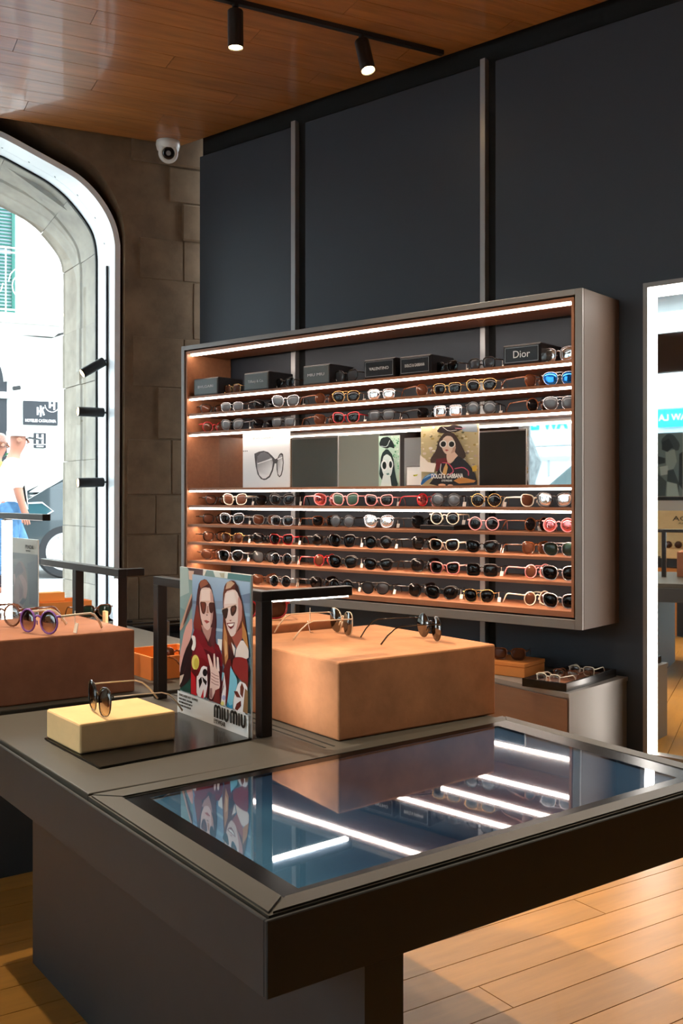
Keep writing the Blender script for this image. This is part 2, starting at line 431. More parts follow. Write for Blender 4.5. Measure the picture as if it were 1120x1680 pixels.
# metal window frame and glass
win = thing('window_1', sw(SM, WO, ZS), None, None); win['kind'] = 'structure'
MW = Matrix.Translation(sw(SM, WO, ZS)).inverted() @ MSTONE
def lining(k0, k1, lift=0, thick=.012):
    """a strip of the lining between depth shares k0 and k1, its face turned to the opening"""
    mb = MB(); rows = []
    for kk, ou in ((k0, 0), (k1, 0), (k1, 1), (k0, 1)):
        r = ring(kk); row = []
        for i in range(len(r)):
            n = nrm(r, i); f = lift - thick * ou
            row.append((r[i][0] + n.x * f, r[i][1] + n.y * f, WO + (WG - WO) * kk))
        row += [(2 * SM - x, z, o) for x, z, o in row[-2::-1]]
        rows.append([mb.bm.verts.new(MW @ Vector(p)) for p in row])
    for A, B in zip(rows, rows[1:] + rows[:1]):
        for i in range(len(A) - 1): mb.bm.faces.new((A[i], A[i + 1], B[i + 1], B[i]))
    return mb
lining(0, .20, .012, .03).obj('frame_rim', 'white_metal', win)
lining(.20, .25, -.004).obj('frame_groove', 'grey_metal', win)
lining(.25, .62).obj('frame', 'white_metal', win); lining(.625, .96).obj('frame', 'white_metal', win)
lining(.96, 1.01, .010, .03).obj('gasket', 'black_gap', win)
pg = whole(ring(1.0)); MB().prism(pg, WG - .012, WG - .004, MW).obj('pane', 'window_glass', win)
for k in range(9):
    i_ = 3 + k * 5; r_ = ring(.55); n = nrm(r_, i_); p = Vector(r_[i_])
    q = MSTONE.to_3x3() @ Vector((n.x, n.y, 0)); c = MSTONE @ Vector((p.x, p.y, WO + (WG - WO) * .55)) - sw(SM, WO, ZS)
    MB().lathe([(.005, -.001), (.005, .003)], 8, Matrix.Translation(c) @ q.to_track_quat('Z', 'Y').to_matrix().to_4x4()).obj('rivet', 'grey_metal', win)
MB().prism([(s, z) for s, z in ((.25, ZS - .03), (2 * SM - .25, ZS - .03), (2 * SM - .25, ZS), (.25, ZS))], -.03, WG, MSTONE).obj('trim_2', 'black_metal', kind='structure')
# facings further along the stone wall (seen in the display's mirror)
MB().prism([(2.62, 0), (3.52, 0), (3.52, 2.9), (2.62, 2.9)], -.05, -.032, MSTONE).obj('trim_3', 'teal_panel', kind='structure')
MB().prism([(3.56, 0), (5.2, 0), (5.2, 2.9), (3.56, 2.9)], -.05, -.032, MSTONE).obj('trim_4', 'taupe_curtain', kind='structure')
MB().prism([(5.24, 0), (7.3, 0), (7.3, 2.9), (5.24, 2.9)], -.05, -.032, MSTONE).obj('trim_5', 'brown_panel', kind='structure')
# street front behind the photographer
wfm = MB()
for x0, x1, z0, z1 in ((-7.6, -5.95, 0, 3.3), (-5.95, -3.6, 0, .35), (-5.95, -3.6, 3.05, 3.3), (-3.6, -3.4, 0, 3.3), (-3.4, -.6, 2.95, 3.3), (-3.4, -.6, 0, .08), (-.6, 2.5, 0, 3.3)):
    wfm.box(x0, x1, -3.25, -3.0, z0, z1)
wfm.obj('wall_front', 'brown_panel', kind='structure')
w2 = thing('window_2', (-4.78, -3.1, .35), None, None); w2['kind'] = 'structure'
MB().box(-1.17, 1.18, -.05, .05, 2.0, 2.42).obj('transom', 'brown_panel', w2)
MB().box(-1.17, 1.18, -.004, .004, 0, 2.0).obj('pane', 'window_glass', w2)
MB().box(-1.17, 1.18, -.004, .004, 2.42, 2.7).obj('pane', 'window_glass', w2)
w3 = thing('fill_window', (-2.0, -3.1, .08), None, None); w3['kind'] = 'structure'  # unseen window added for daylight, kept narrow so the table front stays dim
MB().box(-1.4, 1.4, -.004, .004, 0, 2.87).obj('pane', 'window_glass', w3)
for x in (-1.37, 0, 1.37): MB().box(x - .03, x + .03, -.04, .04, 0, 2.87).obj('mullion', 'black_metal', w3)

# ------------------------------------------------------------------ display tables
def etab(px, py, z): v = on_z(px, py, z) - C1; return v.dot(E1), v.dot(E2)
def e2_at(px, a):
    """e2 of the upright line e1 = a seen in column px"""
    p = on_plane(px, HY + 100, C1 + E1 * a, E1) - C1; return p.dot(E2)
def e1_at(px, b): p = on_plane(px, HY + 100, C1 + E2 * b, E2) - C1; return p.dot(E1)
tab = thing('display_table', tw(0, 0), 'large charcoal display table with a flush black touch screen in its near half', 'table', rz=TA)
mb = MB().box(.0055, .9145, .0055, 1.1945, .4385, .503)
for a in ((0, .92, 0, .006), (0, .92, 1.194, 1.2), (0, .006, .006, 1.194), (.914, .92, .006, 1.194)): mb.box(a[0], a[1], a[2], a[3], .438, .535, .0012)
TF = math.tan(R(1.0))                                  # the near half of the top leans slightly towards the open floor
def settle(mb):
    for v in mb.bm.verts:
        if v.co.z > .51 and v.co.y < .545: v.co.z -= TF * (.49 - .586 * v.co.x - .81 * v.co.y)
    return mb
settle(mb).obj('body', 'charcoal_side', tab)
MB().box(.14, .20, .003, 1.185, 0, .438).obj('leg', 'charcoal_side', tab)
MB().box(.205, .85, .93, .99, 0, .438).obj('leg', 'charcoal_side', tab)
fx0, fx1, fy0, fy1 = .0075, .9125, .0075, .540
ix0, ix1, iy0, iy1 = .048, .878, .040, .500
for q in (((fx0, fy0), (fx1, fy0), (ix1, iy0), (ix0, iy0)), ((fx1, fy0), (fx1, fy1), (ix1, iy1), (ix1, iy0)), ((fx1, fy1), (fx0, fy1), (ix0, iy1), (ix1, iy1)), ((fx0, fy1), (fx0, fy0), (ix0, iy0), (ix0, iy1))):
    mb = MB().prism(q, .5032, .5395)
    es = [e for e in mb.bm.edges if all(v.co.z > .53 for v in e.verts)]
    bmesh.ops.bevel(mb.bm, geom=es, offset=.0025, segments=2, affect='EDGES'); settle(mb).obj('frame_bar', 'charcoal', tab)
MB().box(.0075, .9125, .5415, 1.1925, .5032, .54, .0025, 2).obj('rear_top', 'charcoal', tab)
MB().box(.470, .474, .56, 1.19, .5395, .5408).obj('slot', 'black_gap', tab)
MB().box(.490, .494, .56, 1.19, .5395, .5408).obj('slot', 'black_gap', tab)
# touch screen, a hair out of level
sm = bpy.data.materials.new('screen'); sm.use_nodes = True; nt = sm.node_tree; b = nt.nodes['Principled BSDF']
b.inputs['Base Color'].default_value = srgb((8, 12, 16)); b.inputs['Roughness'].default_value = .06
tc = nt.nodes.new('ShaderNodeTexCoord'); nz = nt.nodes.new('ShaderNodeTexNoise'); nz.inputs['Scale'].default_value = 5; nz.inputs['Detail'].default_value = 3
gr = nt.nodes.new('ShaderNodeSeparateXYZ'); nt.links.new(tc.outputs['Object'], gr.inputs[0]); nt.links.new(tc.outputs['Object'], nz.inputs['Vector'])
ad = nt.nodes.new('ShaderNodeMath'); ad.operation = 'MULTIPLY_ADD'; ad.inputs[1].default_value = .35; nt.links.new(nz.outputs['Fac'], ad.inputs[0]); nt.links.new(gr.outputs['X'], ad.inputs[2])
cr = nt.nodes.new('ShaderNodeValToRGB'); nt.links.new(ad.outputs[0], cr.inputs[0])
cr.color_ramp.elements[0].position = .22; cr.color_ramp.elements[0].color = srgb((80, 112, 118))
cr.color_ramp.elements[1].position = .95; cr.color_ramp.elements[1].color = srgb((54, 72, 82))
e = cr.color_ramp.elements.new(.42); e.color = srgb((48, 70, 82)); e = cr.color_ramp.elements.new(.58); e.color = srgb((28, 36, 46))
nt.links.new(cr.outputs[0], b.inputs['Emission Color']); b.inputs['Emission Strength'].default_value = 1.1
MATS['screen'] = sm
tilt = math.tan(R(1.6))
def tz(x, y, z): return z - .004 - tilt * (.49 - .586 * x - .81 * y)
def tilted(x0, x1, y0, y1, za, zb):
    mb = MB().box(x0, x1, y0, y1, za, zb)
    for v in mb.bm.verts: v.co.z = tz(v.co.x, v.co.y, v.co.z)
    return mb
scr = tilted(ix0, ix1, iy0, iy1, .5345, .5365).obj('touch_screen', 'bezel', tab)
tilted(ix0 + .035, ix1 - .045, iy0 + .022, iy1 - .022, .5366, .5372).obj('display', 'screen', scr)
bx0, bx1, by0, by1 = ix0 + .034, ix1 - .044, iy0 + .021, iy1 - .021
tilted(bx0 + .0002, bx1 - .0002, by0 + .0002, by1 - .0002, .5400, .5410).obj('cover_glass', 'cover_glass', scr)
for a in ((ix0 + .0005, ix1 - .0005, iy0 + .0005, by0), (ix0 + .0005, ix1 - .0005, by1, iy1 - .0005), (ix0 + .0005, bx0, by0, by1), (bx1, ix1 - .0005, by0, by1)): tilted(*a, .5366, .5411).obj('border', 'bezel', scr)
# second table behind it
tab2 = thing('display_table', tw(0, 1.235), 'far charcoal display table carrying orange trays beyond the dark gap behind the touch screen table', 'table', rz=TA)
MB().box(0, .92, 0, 1.9, .438, .516, .003).obj('body', 'charcoal_side', tab2)
MB().box(.003, .917, .003, 1.897, .516, .54, .0025, 2).obj('top', 'charcoal', tab2)
MB().box(.12, .78, .475, 1.7, 0, .438).obj('plinth', 'charcoal_side', tab2)

def block(label, e1a, e1b, e2a, e2b, z0, z1, m, name='suede_block', cat='display block', bev=.004, group=None):
    o = thing(name, tw(e1a, e2a, z0), label, cat, group, rz=TA)
    MB().box(0, e1b - e1a, 0, e2b - e2a, 0.0005, z1 - z0, bev, 2).obj('body', m, o, smooth=False); return o
b_main = block('large tan suede block right of the black post, standing behind the touch screen', .519, .93, .583, 1.0, .54, .690, 'suede_brown')
block('tan suede block half hidden behind the large block under the wall display', .545, .86, 1.01, 1.18, .54, .709, 'suede_brown')
b_left = block('wide brown suede block at the left edge carrying purple sunglasses', .0, .415, 1.27, 1.66, .54, .688, 'suede_dark')
# cream block sits on the poster stand's black foot
cq = thing('suede_block', tw(.08, .762, .5445), 'small cream suede block on the glossy black foot of the advertising stand', 'display block', rz=TA + R(1))
MB().box(0, .19, 0, .162, 0, .054, .004, 2).obj('body', 'suede_cream', cq)

# gantry lamps
def gantry(label, a, b, z0, h, span, fwd, arm, leds, arm_at=0, t=.024, far_post=True):
    o = thing('gantry_lamp', tw(a, b, z0), label, 'lamp', 'black gantry lamps on the display tables', rz=TA)
    MB().box(-t / 2, t / 2, -t / 2, t / 2, 0.0005, h, .001).obj('post', 'black_metal', o)
    if far_post: MB().box(-t / 2, t / 2, span - t / 2, span + t / 2, 0.0005, h, .001).obj('post', 'black_metal', o)
    MB().box(-t / 2, t / 2, -fwd - t / 2, span + (.27 if leds == 'post' and far_post else t / 2), h, h + t * .8, .001).obj('beam', 'black_metal', o)
    if arm: MB().box(t / 2, arm, arm_at - t / 2, arm_at + t / 2, h, h + t * .8, .001).obj('arm', 'black_metal', o)
    if leds == 'arm':
        MB().box(t / 2 + .006, arm - .006, arm_at - .006, arm_at + .006, h - .003, h + .0005).obj('led_strip', 'led_cool', o); MB().box(t / 2 - .001, t / 2 + .003, -.006, .006, .02, h - .012).obj('led_strip', 'led_cool', o)
    else:
        MB().box(-t / 2 - .004, -t / 2 + .001, -.007, .007, .02, h - .006).obj('led_strip', 'led_cool', o)
        if not far_post: MB().box(-.010, .011, -t / 2 - .004, -t / 2 + .001, .02, h - .006).obj('led_strip', 'led_cool', o)
    return o
gantry('black gantry lamp beside the two women advert, its arm reaching over the tan block', .428, .705, ZT, .262, .455, 0, .205, 'arm')
gantry('black gantry lamp with a glowing white post at the right end of the brown block', .452, 1.438, ZT, .262, e2_at(128, .452) - 1.438, 0, .06, 'post')
gantry('gantry lamp with glowing post at the far left beside the ear portrait poster', e1_at(12, 2.30), 2.30, ZT, .395, .3, 2.30 - e2_at(74, e1_at(12, 2.30)), 0, 'post', far_post=False)

# advertising stand with the two women
PS = thing('poster_stand', tw(.394, .993, ZT), 'advertising stand showing two women in sunglasses by the sea', 'poster', rz=TA - R(90))
PW, PH = .298, .314
MB().box(0, PW, 0, .004, .001, PH, .0008).obj('panel', 'poster_white', PS)
def ploc(a, b): return (.993 - b, a - .394)
MB().prism([ploc(.392, .690), ploc(.392, .985), ploc(.074, .925), ploc(.077, .664)], .0008, .0040).obj('foot', 'mat_black', PS)
H_ = homography([(292, 928), (413.5, 941), (414, 1213), (292, 1169)])
def z4(x, y): return H_(285 + x / 8.296, 920 + y / 8.296)
def z5(p): return [(x, y + 1161.5) for x, y in p]          # lower crop shares the scale, 140 px further down
SKY, SEA = 'a9c3dd', '6f94b4'
P_ = []
def pl(c, *pts): P_.append((c, list(pts)))
pl('86a3a6', (60, 60), (1068, 180), (1068, 2080), (60, 1760))
pl('a8bcbc', (60, 60), (170, 75), (190, 420), (60, 480)); pl('6f9096', (60, 620), (200, 700), (150, 1100), (60, 1200))
pl('5d4a4e', (160, 75), (395, 100), (385, 185), (230, 165)); pl('d9b7a8', (180, 120), (260, 125), (235, 250), (190, 240)); pl('e8e2dc', (390, 100), (440, 108), (405, 190), (385, 185))
pl('dfe6e4', (530, 120), (740, 145), (730, 225), (560, 205)); pl('b9b8a2', (620, 150), (690, 150), (690, 215), (640, 205)); pl('5e8d92', (745, 150), (1060, 185), (1050, 260), (740, 225))
P_.append((['a3bfdd', 'a9c4e0', '8ba6c8', '7f9cc0'], [(237, 170), (1056, 270), (1056, 560), (237, 540)]))
P_.append((['7f93b0', '8299b8', '6d90b2', '6d8fb0'], [(237, 540), (1056, 520), (1056, 1500), (237, 1500)]))
pl('6c7f9c', (237, 530), (420, 545), (420, 575), (237, 570)); pl('7286a6', (850, 470), (1056, 420), (1056, 560), (900, 560))
pl('8fb0ca', (560, 640), (700, 650), (1056, 700), (1056, 740), (560, 700)); pl('a9c2d4', (560, 900), (1056, 960), (1056, 990), (560, 940)); pl('e6ecf0', (600, 1050), (690, 1060), (690, 1230), (600, 1180))
# arm at the far left and dark coat
pl('c79b88', (237, 400), (225, 560), (130, 860), (65, 950), (62, 900), (150, 650)); pl('4b2f30', (237, 470), (232, 600), (150, 800), (105, 880), (160, 680))
pl('d9a39b', (237, 740), (130, 920), (60, 1300), (60, 1560), (120, 1300), (245, 960)); pl('2a1a1e', (245, 1000), (130, 1230), (62, 1500), (66, 1760), (250, 1800), (330, 1200))
pl('6b4038', (180, 1350), (110, 1550), (70, 1640), (130, 1480)); pl('1f4740', (66, 1735), (160, 1660), (240, 1560), (240, 1800), (66, 1748)); pl('d8c3b6', (66, 1560), (126, 1535), (90, 1640), (62, 1690))
# woman on the left: hair, neck, dress, face
pl('4c2428', (430, 225), (340, 270), (310, 420), (290, 640), (250, 880), (300, 1000), (640, 1380), (560, 1000), (590, 850), (560, 560), (510, 330))
pl('7c3029', (310, 560), (285, 700), (250, 880), (320, 1000), (380, 920), (340, 700)); pl('9c5c48', (370, 250), (440, 240), (470, 300), (360, 360), (345, 300))
pl('7a1a26', (250, 890), (240, 1420), (250, 1600), (640, 1700), (680, 1320), (600, 1090), (480, 1180), (400, 960))
pl('8e2430', (270, 980), (400, 1180), (500, 1420), (300, 1400)); pl('55101c', (400, 1180), (560, 1260), (640, 1420), (520, 1380)); pl('6a1626', (560, 1180), (640, 1240), (660, 1400), (580, 1340))
pl('b98b85', (370, 860), (400, 960), (470, 1090), (540, 900)); pl('5c2e34', (520, 900), (490, 1080), (560, 1200), (580, 900))
pl('e3c4bf', (365, 370), (420, 345), (505, 355), (545, 470), (548, 620), (530, 800), (500, 900), (460, 940), (400, 880), (360, 740), (345, 520))
pl('efd9d4', (375, 380), (490, 370), (500, 520), (370, 530)); pl('c79c96', (500, 360), (545, 470), (548, 620), (530, 820), (495, 905), (510, 700))
pl('b7544d', (410, 800), (445, 792), (495, 815), (450, 842)); pl('8b3a3a', (415, 808), (490, 818), (450, 824)); pl('4a2a2a', (440, 715), (470, 720), (455, 735))
pl('4a2018', (355, 560), (372, 536), (430, 545), (448, 570), (440, 660), (415, 720), (380, 690)); pl('72301f', (372, 560), (425, 556), (430, 620), (400, 690))
pl('4a2420', (478, 575), (500, 548), (560, 552), (556, 640), (530, 700), (495, 690)); pl('d6a890', (360, 535), (560, 545), (560, 552), (360, 543)); pl('b98a78', (460, 600), (476, 600), (480, 700), (452, 700))
# woman on the right
pl('6a3527', (790, 245), (710, 300), (680, 460), (690, 700), (660, 1330), (760, 1560), (850, 1400), (840, 1050), (960, 900), (1056, 1180), (960, 560), (900, 340), (850, 255))
pl('caa88e', (740, 270), (800, 255), (850, 290), (790, 350), (720, 370)); pl('3a2024', (850, 260), (900, 330), (955, 560), (890, 520), (860, 380))
pl('c08758', (700, 820), (690, 1100), (720, 1400), (760, 1300), (745, 1000)); pl('dcb283', (712, 1050), (740, 1100), (745, 1250), (715, 1300)); pl('c4884f', (960, 800), (1020, 960), (1050, 1180), (1010, 1120), (950, 1010))
pl('a5574c', (810, 1020), (960, 880), (960, 1040), (880, 1180)); pl('3c1d20', (770, 1120), (850, 1280), (820, 1480), (760, 1380))
pl('e6cfcb', (720, 400), (850, 365), (905, 430), (930, 600), (935, 780), (900, 900), (850, 1000), (800, 1022), (745, 900), (710, 700), (695, 560)); pl('efe0de', (730, 420), (850, 390), (880, 560), (710, 570))
pl('c48d86', (900, 430), (960, 560), (960, 760), (910, 890), (860, 990), (905, 780))
pl('33211d', (668, 650), (745, 618), (765, 640), (750, 740), (730, 780), (690, 740)); pl('3f2a24', (790, 620), (850, 575), (885, 600), (875, 680), (830, 740), (800, 720)); pl('6d4030', (810, 630), (850, 600), (865, 640), (825, 690)); pl('caa38c', (668, 640), (880, 570), (880, 580), (668, 650))
pl('7c2f33', (740, 830), (860, 820), (840, 880), (800, 915), (765, 880)); pl('f6efee', (755, 845), (850, 832), (830, 868), (800, 880), (768, 865)); pl('a8706a', (775, 790), (815, 785), (800, 810))
pl('e8dcda', (960, 1040), (1056, 1180), (1056, 1330), (900, 1290), (860, 1300), (880, 1180)); pl('ece6e6', (810, 1090), (870, 1180), (850, 1280))
# dresses and hands in the lower crop
for c, q in (('efe9ea', ((240, 1000), (300, 1010), (310, 1140), (280, 1220), (240, 1190), (270, 1100))),):
    P_.append((c, list(q)))
def p5(c, *pts): P_.append((c, z5(pts)))
p5('7a1820', (240, 120), (400, 150), (520, 260), (500, 700), (240, 640)); p5('e7d977', *ell(302, 210, 54, 105)); p5('c9b84e', *ell(316, 225, 34, 78))
p5('5c1418', *ell(300, 360, 60, 55)); p5('c3202c', (240, 330), (300, 410), (320, 665), (240, 640)); p5('e9e4ea', (320, 400), (345, 390), (400, 250), (490, 280), (500, 380), (470, 560), (440, 710), (320, 675))
p5('c3202c', (420, 570), (380, 690), (420, 705)); p5('15131a', *ell(440, 348, 34, 52, 14)); p5('15131a', (390, 405), (350, 450), (360, 570), (400, 480)); p5('15131a', (400, 405), (470, 470), (455, 525), (415, 470))
p5('4a1520', (470, 250), (690, 260), (690, 780), (500, 730), (480, 600)); p5('2b1016', (500, 300), (530, 520), (490, 720), (470, 700))
p5('e7c9c4', (472, 95), (500, 95), (545, 220), (565, 300), (560, 90), (585, 85), (600, 300), (640, 320), (660, 560), (590, 600), (540, 720), (500, 690), (510, 560), (525, 320)); p5('e9d3cf', (610, 130), (635, 140), (650, 330), (610, 320))
for k in range(4): P_.append(('8d4a50', z5(stroke([(530, 345 + 42 * k), (590, 385 + 42 * k), (640, 400 + 40 * k)], 7))))
p5('a07a78', (510, 560), (545, 560), (550, 700), (505, 690)); p5('7a2a2a', (590, 590), (650, 560), (660, 780), (560, 745))
p5('6a1d1f', (690, 330), (800, 130), (830, 260), (790, 560), (750, 800), (700, 780)); p5('7cc0da', (690, 340), (720, 350), (690, 470), (684, 440)); p5('efe9ee', (720, 350), (745, 560), (735, 800), (672, 785), (690, 600)); p5('20303a', (722, 470), (715, 540), (680, 660), (700, 560)); p5('e6e08a', *ell(695, 770, 26, 30)); p5('aeb6de', *ell(715, 690, 26, 34))
p5('8c2a2c', (850, 140), (960, 130), (1060, 170), (1060, 540), (960, 460), (830, 300)); p5('7b3a2a', (960, 440), (1060, 480), (1060, 560), (1010, 500))
p5('7cc6e2', (810, 240), (830, 300), (920, 470), (850, 700), (840, 840), (755, 815), (790, 560)); p5('2f8fc0', (770, 740), (800, 800), (840, 780), (840, 842), (755, 815)); p5('eceaf0', (930, 460), (1020, 490), (1056, 560), (1060, 920), (850, 860), (855, 690))
p5('6a3022', (975, 480), (1005, 560), (985, 690), (950, 640), (950, 540)); p5('642620', (860, 600), (910, 600), (960, 690), (900, 680)); p5('642620', (960, 730), (965, 800), (910, 865), (875, 840), (900, 770)); p5('8c6a4a', (1020, 560), (1060, 600), (1060, 910), (990, 880)); p5('1c1a20', (240, 640), (246, 560), (250, 650))
p5('e4e8ec', (62, 590), (1068, 930), (1085, 1270), (50, 890))
printed(PS, PW, PH, P_, z4)
def pt5(x, y): a, b = H_(285 + x / 8.296, 1060 + y / 8.296); return a * PW, b * PH
# lettering strip
def rot_face(): return Matrix.Rotation(R(90), 4, 'X')          # text plane xy -> xz, facing -y
def on_card(x, z, d=.009): return Matrix.Translation((x, -d, z)) @ rot_face()
lw = .0055
def pill(mb, pts, wd=lw):
    mb.prism(stroke(pts, wd), 0, .0004); return mb
ml = MB(); x0, zb, hh = .170, .0355, .0245
def arch(x, wd, up=True, n=7): return [(x + wd / 2 - wd / 2 * math.cos(math.pi * k / (n - 1)), (1 if up else -1) * wd * .55 * math.sin(math.pi * k / (n - 1))) for k in range(n)]
for rep in range(2):
    x = x0 + rep * .0655
    a = .0115
    for q in (0, 1):                                            # two arches make the m
        pts = [(x + q * a, 0)] + [(p, hh - .007 + z) for p, z in arch(x + q * a, a)] + [(x + (q + 1) * a, 0)]
        pill(ml, pts)
    pill(ml, [(x + .032, 0), (x + .032, hh)])
    pts = [(x + .041, hh)] + [(p, .008 + z) for p, z in arch(x + .041, a + .001, False)] + [(x + .0535, hh)]
    pill(ml, pts)
ml.obj('lettering', 'ink', PS, mtx=on_card(0, zb - .014))
text('lettering', 'EYEWEAR', .0125, 'ink', PS, on_card(.190, .0135), width=.046)
for i, (t, wd) in enumerate((('SUNGLASSES HOT SUMMER', .085), ('MIAMI FOREVER, CALIFORNIA', .060), ('DECEMBER SOLSTICE DAY 19', .060), ('BY SUNGLASS MUSEUM', .054))):
    text('lettering', t, .007 if i == 0 else .0055, 'ink', PS, on_card(.013 + wd / 2, (.0425, .0345, .0275, .0205)[i]), width=wd)

# orange trays
def tray(label, e1, e2, w_, d_, h, group=None, z=ZT):
    o = thing('orange_tray', tw(e1, e2, z), label, 'tray', group, rz=TA); t = .006
    mb = MB(); mb.box(0, w_, 0, t, 0.0005, h); mb.box(0, w_, d_ - t, d_, .0005, h); mb.box(0, t, t, d_ - t, .0005, h); mb.box(w_ - t, w_, t, d_ - t, .0005, h)
    mb.obj('sides', 'orange_card', o); MB().box(t, w_ - t, t, d_ - t, .0005, .018).obj('liner', 'orange_inside', o); return o
tray_a = tray('open orange tray between the brown block and the dark post behind the advert', .507, 1.376, .17, .19, .058)
q1 = etab(66, 1012, ZT)
tray('open orange tray beside the ear portrait poster in front of the window', q1[0], q1[1], .21, .16, .052)
MB().box(.02, .12, .06, .12, .0525, .085).obj('divider_box', 'orange_inside', bpy.data.objects['orange_tray.001'])
# ear portrait poster
q2 = etab(62, 1010, ZT)
PR = thing('poster_stand', tw(.74, e2_at(19, .74), ZT), 'narrow advertising stand with a close portrait of an ear by the window', 'poster', rz=TA - R(90))
pw_ = e2_at(19, .74) - e2_at(62, .74); dpt = 4.0
MB().box(0, pw_, 0, .005, .001, .30, .001).obj('panel', 'poster_white', PR)
HP = homography([(19, 885), (62, 891), (62, 1012), (19, 1004)])
def zp(x, y): return HP(x / 8.615, 830 + y / 8.615)
pr = [('999282', [(150, 470), (540, 530), (540, 730), (150, 680)]), ('423c32', [(150, 680), (540, 728), (540, 1600), (150, 1540)]), (['655d52', '2a251f', '1a1613', '3e372f'], [(150, 780), (540, 740), (540, 960), (150, 860)]), ('201a17', [(390, 840), (540, 800), (540, 1420), (420, 1400)]),
      ('68483c', [(290, 800), (350, 860), (380, 960), (400, 1150), (370, 1330), (330, 1480), (250, 1540), (190, 1400), (200, 1160), (190, 1000), (230, 860)]), ('432a22', [(230, 860), (290, 810), (350, 960), (260, 1000), (230, 1060), (200, 990)]),
      ('8c6658', [(270, 1020), (320, 990), (385, 1100), (395, 1200), (375, 1330), (335, 1300), (340, 1180), (300, 1080)]), ('592f23', [(270, 1120), (330, 1200), (320, 1300), (280, 1350)]), ('927265', [(190, 1000), (215, 985), (225, 1040), (210, 1170)]), ('140d0c', [(280, 1390), (330, 1320), (380, 1340), (330, 1420)])]
printed(PR, pw_, .30, pr, zp)
text('lettering', 'PRADA', .022, 'ink', PR, on_card(pw_ * .72, .268, .004), width=pw_ * .30)
text('lettering', 'eyewear', .010, 'ink', PR, on_card(pw_ * .68, .254, .004), width=pw_ * .17)
# small cream card behind the brown block
pc = thing('price_card', tw(.437, 1.50, ZT), 'small cream upright card beside the glowing gantry post', 'card', rz=TA)
MB().box(-.004, .004, -.01, .01, .0005, .17, .001).obj('card', 'suede_cream', pc)

# low ledge under the window with a slim rail
lg = thing('window_ledge', sw(.1, -.05, 0), 'low black platform along the stone wall under the window', 'platform', rz=SANG)
MB().box(-.28, 2.5, .0, .45, 0.001, .26, .004).obj('body', 'mat_black', lg)
MB().box(-.28, 2.5, -.0, .03, .26, .30, .002).obj('upstand', 'black_metal', lg)
rl = thing('glasses_rail', sw(.22, -.2, .26), 'slim black metal rail with grey clips on the platform by the stone wall', 'rack', rz=SANG)
MB().tube([(-.25, .1, .01), (-.25, .1, .07), (.6, .1, .07), (.6, .1, .01)], .006).obj('rod', 'black_metal', rl)
MB().tube([(-.25, .2, .01), (-.25, .2, .10), (.6, .2, .10), (.6, .2, .01)], .006).obj('rod', 'black_metal', rl)
for x in (-.06, .3): MB().box(x - .012, x + .012, .09, .21, .0, .105, .003).obj('clip', 'grey_metal', rl)

# low bench under the wall display
bn = thing('low_bench', (-1.9, 3.5, 0), 'low brown bench cabinet under the right end of the lit wall display', 'cabinet')
def bl(pts): return [(x + 1.9, y - 3.5) for x, y in pts]
MB().prism(bl([(-1.686, 3.259), (-2.75, 3.568), (-2.78, 3.712), (-1.674, 3.712)]), .0, .290).obj('body', 'bronze_frame', bn)
MB().prism(bl([(-1.692, 3.2565), (-2.75, 3.564), (-2.751, 3.568), (-1.693, 3.2605)]), .012, .284).obj('door', 'bench_veneer', bn)
MB().prism(bl([(-1.684, 3.252), (-2.755, 3.563), (-2.785, 3.714), (-1.670, 3.714)]), .2905, .306).obj('top', 'bronze_frame', bn)
ob = thing('orange_box', (-2.05, 3.50, .306), 'small orange box at the left of the low bench', 'box', rz=R(2))
mb = MB().box(-.0875, .0875, -.08, .09, .0005, .04, .002); mb.obj('body', 'orange_card', ob)
MB().box(-.089, .089, -.0815, .0915, .0405, .056, .002).obj('lid', 'orange_card', ob)
bt = thing('jewellers_tray', (-1.795, 3.48, .306), 'black tray of eyeglasses on the right end of the low bench', 'tray')
mb = MB()
for a in ((-.09, .09, -.205, -.193), (-.09, .09, .193, .205), (-.09, -.078, -.193, .193), (.078, .09, -.193, .193)): mb.box(*a, .0005, .030)
mb.obj('rim', 'mat_black', bt); MB().box(-.078, .078, -.193, .193, .0005, .012).obj('liner', 'suede_dark', bt)

# wall mirror with light round its edge
mr = thing('wall_mirror', (-1.592, 3.715, .016), 'tall wall mirror edged with a bright white light strip', 'mirror')
W_, H__ = .95, 1.805
mb = MB(); mb.box(0, .018, -.04, 0, 0, H__); mb.box(.018, W_ - .018, -.04, 0, H__ - .018, H__); mb.box(W_ - .018, W_, -.04, 0, 0, H__); mb.box(.018, W_ - .018, -.04, 0, 0, .014)
mb.obj('frame', 'bronze_frame', mr)
for a in ((.0185, .038, .015, H__ - .0185), (.038, W_ - .038, H__ - .05, H__ - .0185), (W_ - .038, W_ - .0185, .015, H__ - .0185)):
    MB().box(a[0], a[1], -.036, -.012, a[2], a[3]).obj('led_strip', 'led_cool', mr)
MB().box(.0385, W_ - .0385, -.016, -.012, .015, H__ - .0505).obj('glass', 'mirror', mr)

